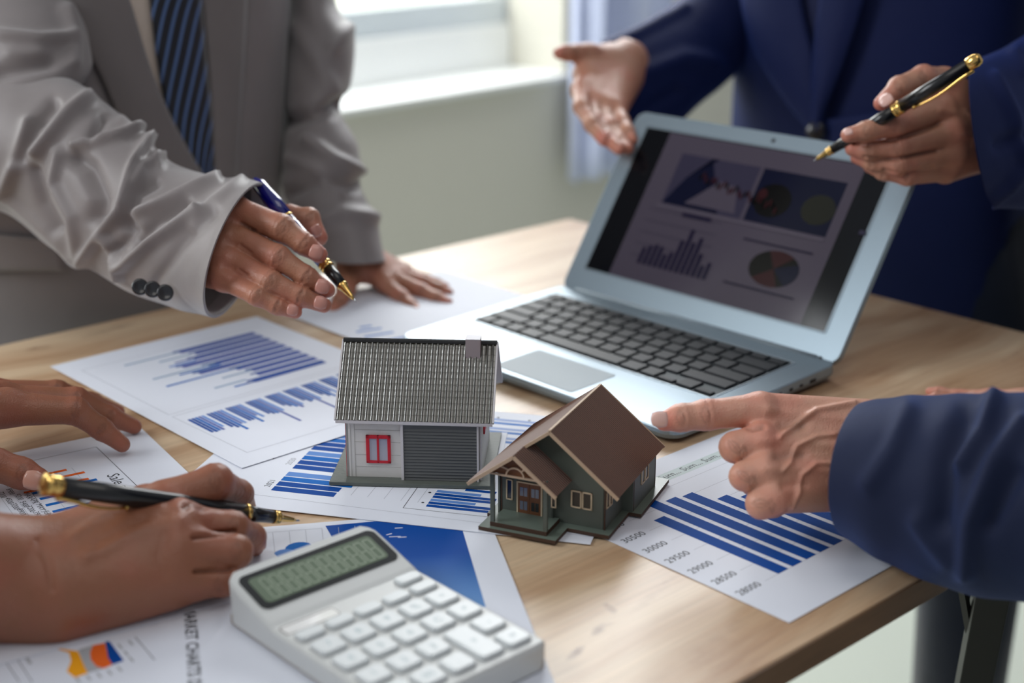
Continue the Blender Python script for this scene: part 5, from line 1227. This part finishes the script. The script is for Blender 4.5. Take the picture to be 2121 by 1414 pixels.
# --- person B, blue suit
torB = Torso((.425, 1.700), 135, .185, .125)
pB = thing('person', (torB.c[0], torB.c[1], 0), 0, 'person in a blue suit behind the laptop, open palm and raised pen', 'person')
handB1 = Hand(
    palm=[[(1285, 130, 1.60, 44), (1208, 188, 1.51, 24)], [(1285, 135, 1.60, 44), (1226, 208, 1.50, 24)], [(1290, 145, 1.60, 42), (1250, 222, 1.495, 24)], [(1295, 150, 1.60, 40), (1276, 228, 1.495, 22)], [(1370, 110, 1.70, 46), (1285, 135, 1.60, 44)], [(1262, 125, 1.58, 30), (1215, 112, 1.54, 20)], [(1255, 140, 1.57, 34), (1212, 152, 1.53, 24)]],
    fingers=[[(1206, 184, 1.51, 21), (1205, 222, 1.475, 17), (1226, 258, 1.45, 16), (1252, 290, 1.43, 14)], [(1226, 208, 1.50, 20), (1235, 250, 1.465, 17), (1258, 286, 1.44, 16), (1283, 308, 1.42, 14)], [(1250, 222, 1.495, 20), (1262, 262, 1.46, 17), (1282, 292, 1.44, 15), (1300, 308, 1.425, 13)],
             [(1276, 226, 1.495, 19), (1288, 252, 1.47, 16), (1300, 272, 1.45, 14), (1309, 290, 1.44, 12)], [(1222, 112, 1.545, 21), (1196, 110, 1.53, 18), (1172, 109, 1.52, 16), (1158, 110, 1.515, 13)]], h=.0016)
handB2 = Hand(
    palm=[[(2045, 262, 1.27, 66), (1946, 226, 1.215, 34)], [(2045, 268, 1.27, 66), (1968, 276, 1.21, 32)], [(2045, 280, 1.27, 62), (1975, 318, 1.215, 30)], [(2045, 290, 1.27, 56), (1958, 352, 1.225, 27)], [(2045, 270, 1.27, 62), (2150, 258, 1.335, 48)], [(2020, 230, 1.25, 46), (1955, 172, 1.225, 28)]],
    fingers=[[(1946, 226, 1.21, 32), (1851, 258, 1.180, 25), (1795, 272, 1.172, 20), (1757, 280, 1.170, 16)], [(1968, 276, 1.21, 30), (1858, 306, 1.185, 22), (1800, 312, 1.185, 19), (1766, 308, 1.19, 16)], [(1970, 318, 1.215, 27), (1860, 342, 1.190, 21), (1805, 336, 1.195, 17), (1775, 326, 1.20, 14)],
             [(1955, 352, 1.22, 24), (1878, 366, 1.20, 18), (1830, 358, 1.20, 15), (1800, 346, 1.205, 12)], [(1955, 168, 1.225, 28), (1912, 160, 1.20, 24), (1862, 180, 1.185, 21), (1824, 214, 1.175, 15)]],
    veins=[(((2025, 245), (1950, 228)), 8, .0012), (((2028, 285), (1990, 280)), 8, .0014), (((2000, 230), (2024, 262), (2015, 300)), 5, .0010), (((1770, 296), (1850, 290), (1920, 268), (1945, 255)), 4, -.0022), (((1790, 325), (1850, 330), (1940, 312)), 4, -.0018), (((1830, 352), (1870, 362), (1930, 345)), 3.5, -.0015)], h=.0012)
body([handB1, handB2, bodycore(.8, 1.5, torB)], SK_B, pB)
nail(pB, M_nailD, 1834, 206, 1.1625, .012, .013, (-.75, 0, -.65), (-.45, -.85, .5)); nail(pB, M_nailD, 1757, 271, 1.154, .008, .008, (-1, 0, -.2), (-.5, -.6, .6))
torB.column('jacket', [(.62, .96), (.75, 1.0), (.95, 1.0), (1.2, 1.03), (1.45, 1.06), (1.56, .9), (1.62, .5)], M_suitB, pB)
torB.patch('lapel', [(1530, -80), (1538, 0), (1560, 90), (1610, 180), (1668, 255), (1700, 285)], [(1650, -80), (1660, 0), (1672, 60), (1684, 110), (1694, 190), (1704, 285)], .013, .003, M_suitB, pB, nu=24, puff=.006)
torB.patch('lapel', [(1705, -80), (1700, 0), (1690, 80), (1686, 150), (1684, 210), (1688, 290)], [(1810, -80), (1790, 0), (1765, 80), (1735, 160), (1706, 230), (1690, 290)], .017, .003, M_suitB, pB, nu=24, puff=.006)
torB.patch('jacket_front', [(1690, 250), (1684, 340), (1676, 430), (1670, 560), (1668, 700)], [(2120, 200), (2120, 340), (2120, 430), (2120, 560), (2120, 760)], .010, .003, M_suitB, pB, nu=24, puff=.003)
torB.patch('shirt', [(1640, -80), (1655, 0), (1668, 60), (1680, 120), (1688, 170)], [(1720, -80), (1712, 0), (1704, 60), (1694, 120), (1690, 170)], .004, .002, mat('navy_shirt', (14, 24, 66), rough=.8), pB, nu=12)
c = Vector(torB.hit(1690, 271, .024)); d = (Vector(CAM) - c).normalized(); b = MB(); b.lathe([(.0001, -.001), (.010, -.001), (.0105, .0004), (.0095, .002), (.0001, .0018)], 20, M=Matrix.Translation(c) @ d.to_track_quat('Z', 'Y').to_matrix().to_4x4()); b.build('button', M_btn, pB, smooth=True)
sleeve('sleeve', [((1560, -260), (1640, 60), 1.78, .07, (0, 0)), ((1470, -90), (1600, 110), 1.76, .07, (0, 0)), ((1420, -20), (1530, 150), 1.73, .068, (0, 0)), ((1370, 25), (1470, 200), 1.69, .064, (0, 0)), ((1310, 58), (1400, 262), 1.65, .060, (-4, 0)), ((1268, 76), (1345, 305), 1.61, .056, (-8, 0)), ((1248, 84), (1302, 330), 1.58, .05, (-14, 0))], M_suitB, pB,
       [(((1270, 90), (1350, 55), (1420, 15)), 10, .006), (((1340, 150), (1420, 120), (1480, 130)), 18, .006), (((1330, 230), (1400, 190)), 14, -.005)], nu=90, nv=80)
sleeve('sleeve', [((2150, -760), (2360, -760), 1.43, .07, (0, 0)), ((2160, -350), (2390, -280), 1.44, .075, (0, 0)), ((2190, -60), (2400, 260), 1.43, .08, (0, 0)), ((2190, 20), (2300, 410), 1.39, .082, (0, 0)), ((2130, 68), (2200, 430), 1.33, .088, (0, 0)), ((2075, 100), (2120, 432), 1.29, .092, (-4, 0)), ((2016, 128), (2060, 432), 1.25, .088, (-22, 0))], M_suitB, pB,
       [(((2060, 160), (2100, 240), (2121, 330)), 12, .006), (((2050, 420), (2090, 390), (2121, 350)), 10, .006), (((2070, 300), (2121, 280)), 14, -.005), (((2100, 110), (2121, 150)), 10, .004)], nu=90, nv=90)
hipz = .80
def leg(name, pts, parent, m):
    b = MB(); b.tube([p[0] for p in pts], [p[1] for p in pts], 28); return b.build(name, m, parent, smooth=True)
knee = dp(1994, 1300, 1.78); L_ = Vector(knee)
leg('trousers', [((.50, 1.64, .86), .085), ((L_.x + .0, L_.y, .55), .072), ((L_.x + .005, L_.y + .01, .30), .060), ((L_.x + .01, L_.y + .02, .03), .052)], pB, M_jean)
leg('trousers', [((.62, 1.50, .86), .085), ((.75, 1.45, .5), .070), ((.76, 1.46, .28), .060), ((.78, 1.47, .03), .052)], pB, M_jean)
for x, y in ((L_.x + .0, L_.y - .03), (.77, 1.43)): b = MB(); b.prism(rrect(x - .045, x + .045, y - .16, y + .10, .04, 5), 0, .06); b.build('shoe', M_blk, pB, bevel=.012)
keep(pB)

# --- person C, bare hands at the lower left
pC = thing('person', (-.62, .86, T), 0, 'person at the left edge with bare hands, one flat, one writing', 'person')
handC1 = Hand(
    palm=[[(60, 1204, .835, 106), (345, 1048, .875, 44)], [(60, 1204, .835, 106), (372, 1082, .855, 46)], [(60, 1208, .83, 106), (362, 1135, .842, 50)], [(60, 1205, .83, 108), (345, 1190, .838, 50)], [(-320, 1150, .80, 138), (-60, 1186, .81, 116), (60, 1206, .83, 106)], [(130, 1235, .822, 92), (400, 1200, .846, 42)], [(110, 1140, .86, 62), (300, 1050, .885, 44)], [(200, 1120, .89, 40), (380, 1075, .91, 32)]],
    fingers=[[(345, 1040, .873, 46), (446, 998, .888, 36), (496, 1022, .915, 27), (510, 1052, .935, 21)], [(375, 1085, .858, 44), (482, 1092, .868, 32), (522, 1112, .892, 27), (527, 1132, .91, 20)], [(362, 1135, .842, 48), (488, 1143, .850, 34), (478, 1160, .88, 28), (430, 1165, .89, 22)],
             [(345, 1190, .838, 46), (462, 1200, .846, 33), (452, 1214, .866, 25), (410, 1216, .875, 20)], [(380, 1075, .91, 32), (440, 1062, .925, 26), (490, 1064, .935, 22)]],
    veins=[(((150, 1110), (230, 1060), (330, 1040)), 12, .0014), (((180, 1150), (280, 1100), (372, 1078)), 15, .0016), (((200, 1130), (300, 1075)), 12, -.0010), (((402, 1112), (440, 1106), (486, 1100)), 5, -.0034), (((406, 1184), (440, 1180), (480, 1178)), 5, -.0034), (((80, 1120), (100, 1170), (108, 1220)), 8, -.0012), (((420, 1050), (400, 1040), (385, 1048)), 9, -.002), (((345, 1110), (330, 1150), (345, 1185)), 14, -.0008)], h=.0012, kp=.014)
handC2 = Hand(
    palm=[[(-200, 880, .985, 70), (12, 842, 1.03, 38)], [(-200, 875, .99, 70), (0, 826, 1.06, 36)], [(-200, 870, 1.0, 64), (-20, 815, 1.09, 32)], [(-420, 930, .93, 90), (-200, 878, .985, 74)], [(-200, 890, .985, 60), (-70, 945, .985, 38)]],
    fingers=[[(14, 846, 1.03, 38), (156, 850, 1.045, 27), (210, 888, 1.055, 22), (253, 920, 1.060, 17)], [(0, 828, 1.06, 34), (158, 829, 1.08, 26), (228, 862, 1.092, 21), (278, 883, 1.100, 16)], [(-20, 815, 1.09, 30), (118, 810, 1.11, 22), (190, 832, 1.125, 18), (245, 852, 1.135, 14)],
             [(-70, 945, .985, 38), (-10, 962, .992, 33), (45, 980, .995, 31), (78, 992, .994, 25)]], h=.0013)
torC = Torso((-.74, .50), 132, .19, .115)
def arm(pts):           # rounded limb as quads for the body mesh
    class C:
        def mesh(s):
            P = np.array([p[:3] for p in pts], float); rr = [p[3] for p in pts]; V = []; Q = []; n = 20; K = 24; W_ = np.column_stack([P, rr])
            for i in range(K + 1):
                w = catmull(W_, i / K); w2 = catmull(W_, min(1, i / K + .02)); w1 = catmull(W_, max(0, i / K - .02)); d = (w2 - w1)[:3]; d /= np.linalg.norm(d)
                a = np.cross(d, (0, 0, 1.0)) if abs(d[2]) < .95 else np.cross(d, (1.0, 0, 0)); a /= np.linalg.norm(a); b = np.cross(d, a)
                for j in range(n): t = 2 * PI * j / n; V.append(w[:3] + w[3] * (a * math.cos(t) + b * math.sin(t)))
            for i in range(K):
                for j in range(n): Q.append((i * n + j, i * n + (j + 1) % n, (i + 1) * n + (j + 1) % n, (i + 1) * n + j))
            return np.array(V), np.array(Q), np.zeros(len(V)), np.zeros(len(V))
    return C()
w1_ = dp(-290, 1151, .804); w2_ = dp(-400, 926, .934)
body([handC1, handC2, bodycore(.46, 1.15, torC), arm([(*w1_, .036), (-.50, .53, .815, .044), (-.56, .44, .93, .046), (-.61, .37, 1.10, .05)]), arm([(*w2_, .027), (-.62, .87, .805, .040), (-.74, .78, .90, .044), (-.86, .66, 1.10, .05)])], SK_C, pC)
M_polo = cloth_mat('dark_polo', (58, 62, 74), rough=.85)
torC.column('shirt', [(.46, .95), (.60, 1.0), (.85, .98), (1.05, 1.04), (1.14, .9), (1.18, .5)], M_polo, pC)
for q in ([(-.56, .44, .93), (-.59, .39, 1.03), (-.63, .38, 1.12)], [(-.74, .78, .90), (-.81, .71, 1.0), (-.84, .64, 1.12)]): MB().tube(q, [.062, .066, .070], 24).build('sleeve', M_polo, pC, smooth=True)
nail(pC, M_nailC, 68, 994, .970, .015, .015, (1, 0, -.2), (.05, -.9, .45)); nail(pC, M_nailC, 545, 1122, .893, .010, .012, (.3, .2, -.9), (.95, -.5, .1))
keep(pC)

# --- person D, navy sleeve at the right
pD = thing('person', (.62, .78, T), 0, 'person in a navy jacket reaching in from the right and pointing', 'person')
handD1 = Hand(
    palm=[[(1795, 900, .955, 72), (1578, 852, .935, 38)], [(1795, 930, .95, 74), (1582, 915, .920, 36)], [(1795, 960, .945, 74), (1590, 975, .910, 34)], [(1795, 985, .945, 70), (1605, 1030, .905, 32)], [(1960, 950, .92, 86), (1795, 940, .948, 80)], [(1700, 900, .96, 50), (1590, 930, .955, 40)]],
    fingers=[[(1572, 848, .930, 35), (1462, 859, .925, 30), (1410, 865, .922, 27), (1376, 872, .920, 21)], [(1572, 912, .916, 34), (1522, 926, .915, 30), (1540, 940, .94, 25), (1580, 945, .95, 22)], [(1582, 972, .906, 33), (1541, 986, .905, 28), (1560, 1000, .93, 24), (1600, 1000, .94, 20)],
             [(1600, 1032, .902, 31), (1576, 1043, .902, 29), (1600, 1048, .925, 22), (1640, 1040, .93, 18)], [(1660, 905, .99, 30), (1600, 925, .985, 26), (1560, 935, .975, 22)]],
    veins=[(((1770, 835), (1690, 850), (1640, 885), (1615, 905)), 6, .0022), (((1730, 900), (1690, 905), (1650, 925), (1636, 960), (1620, 975)), 5.5, .0018), (((1740, 960), (1690, 960), (1660, 985), (1655, 1020), (1640, 1050)), 5.5, .0018), (((1760, 870), (1680, 860), (1590, 848)), 10, .0012), (((1740, 925), (1660, 915), (1575, 912)), 10, .0010), (((1745, 975), (1660, 972), (1585, 972)), 10, .0010), (((1620, 880), (1660, 880)), 12, -.0018), (((1610, 945), (1660, 942)), 11, -.0016), (((1625, 1005), (1665, 1003)), 10, -.0014), (((1548, 884), (1560, 888), (1580, 884)), 6, -.002)], h=.0010)
handD2 = Hand(palm=[[(2130, 850, 1.14, 40), (2048, 826, 1.16, 20)], [(2130, 855, 1.13, 40), (2020, 832, 1.155, 15)], [(2260, 880, 1.10, 60), (2130, 855, 1.135, 42)]],
    fingers=[[(2048, 828, 1.16, 20), (1985, 828, 1.162, 12), (1940, 824, 1.165, 11), (1915, 828, 1.167, 9)], [(2040, 822, 1.17, 17), (1985, 818, 1.175, 12), (1945, 812, 1.178, 11), (1925, 810, 1.18, 9)]], h=.0016)
torD = Torso((.60, .82), 42, .195, .12)
e1_ = dp(1960, 950, .92); e2_ = dp(2240, 876, 1.105)
body([handD1, handD2, bodycore(.75, 1.4, torD), arm([(*e1_, .026), (*dp(2420, 1050, .80), .036), (.42, .70, 1.05, .044), (.47, .72, 1.30, .05)]), arm([(*e2_, .022), (.58, .96, .84, .036), (.66, .93, 1.05, .044), (.72, .94, 1.30, .05)])], SK_D, pD)
torD.column('jacket', [(.62, .97), (.80, 1.0), (1.0, 1.0), (1.2, 1.04), (1.38, 1.0), (1.46, .6)], M_suitD, pD)
leg('trousers', [((.52, .76, .70), .09), ((.53, .74, .40), .07), ((.54, .74, .04), .055)], pD, M_jean); leg('trousers', [((.68, .88, .70), .09), ((.69, .86, .40), .07), ((.70, .86, .04), .055)], pD, M_jean)
def plain_sleeve(pts, rr): 
    W_ = np.column_stack([np.array(pts, float), rr]); q = [catmull(W_, k / 20) for k in range(21)]; MB().tube([tuple(w[:3]) for w in q], [float(w[3]) for w in q], 40).build('sleeve', M_suitD, pD, smooth=True)
plain_sleeve([dp(2300, 1045, .815), dp(2420, 1060, .80), (.41, .69, 1.02), (.44, .70, 1.20), (.50, .74, 1.36)], [.060, .072, .070, .073, .07])
plain_sleeve([dp(2165, 868, 1.118), (.52, 1.01, .81), (.59, .96, .86), (.67, .93, 1.06), (.71, .92, 1.34)], [.040, .050, .060, .066, .07])
nail(pD, M_nailD, 1366, 870, .9015, .0125, .012, (-1, .1, -.05), (-.15, -1, .05))
sleeve('sleeve', [((2420, 820), (2420, 1330), .80, .075, (0, 0)), ((2250, 812), (2260, 1270), .82, .075, (0, 0)), ((2121, 812), (2121, 1246), .845, .072, (0, 0)), ((2020, 816), (1990, 1228), .865, .070, (-6, 0)), ((1930, 818), (1890, 1190), .885, .067, (-20, 0)), ((1850, 822), (1810, 1148), .90, .063, (-40, 0)), ((1795, 832), (1758, 1112), .915, .058, (-58, 0))], M_suitD, pD,
       [(((1880, 850), (1850, 930), (1800, 1000)), 22, .004), (((2060, 830), (2040, 900), (1990, 960)), 18, .008), (((2121, 880), (2060, 960), (2010, 1080), (2000, 1180)), 20, .007), (((2000, 860), (1960, 960), (1950, 1080)), 24, -.007), (((2100, 980), (2050, 1080)), 22, -.006), (((1900, 1080), (1960, 1160)), 20, .004)], nu=130, nv=110)
keep(pD)
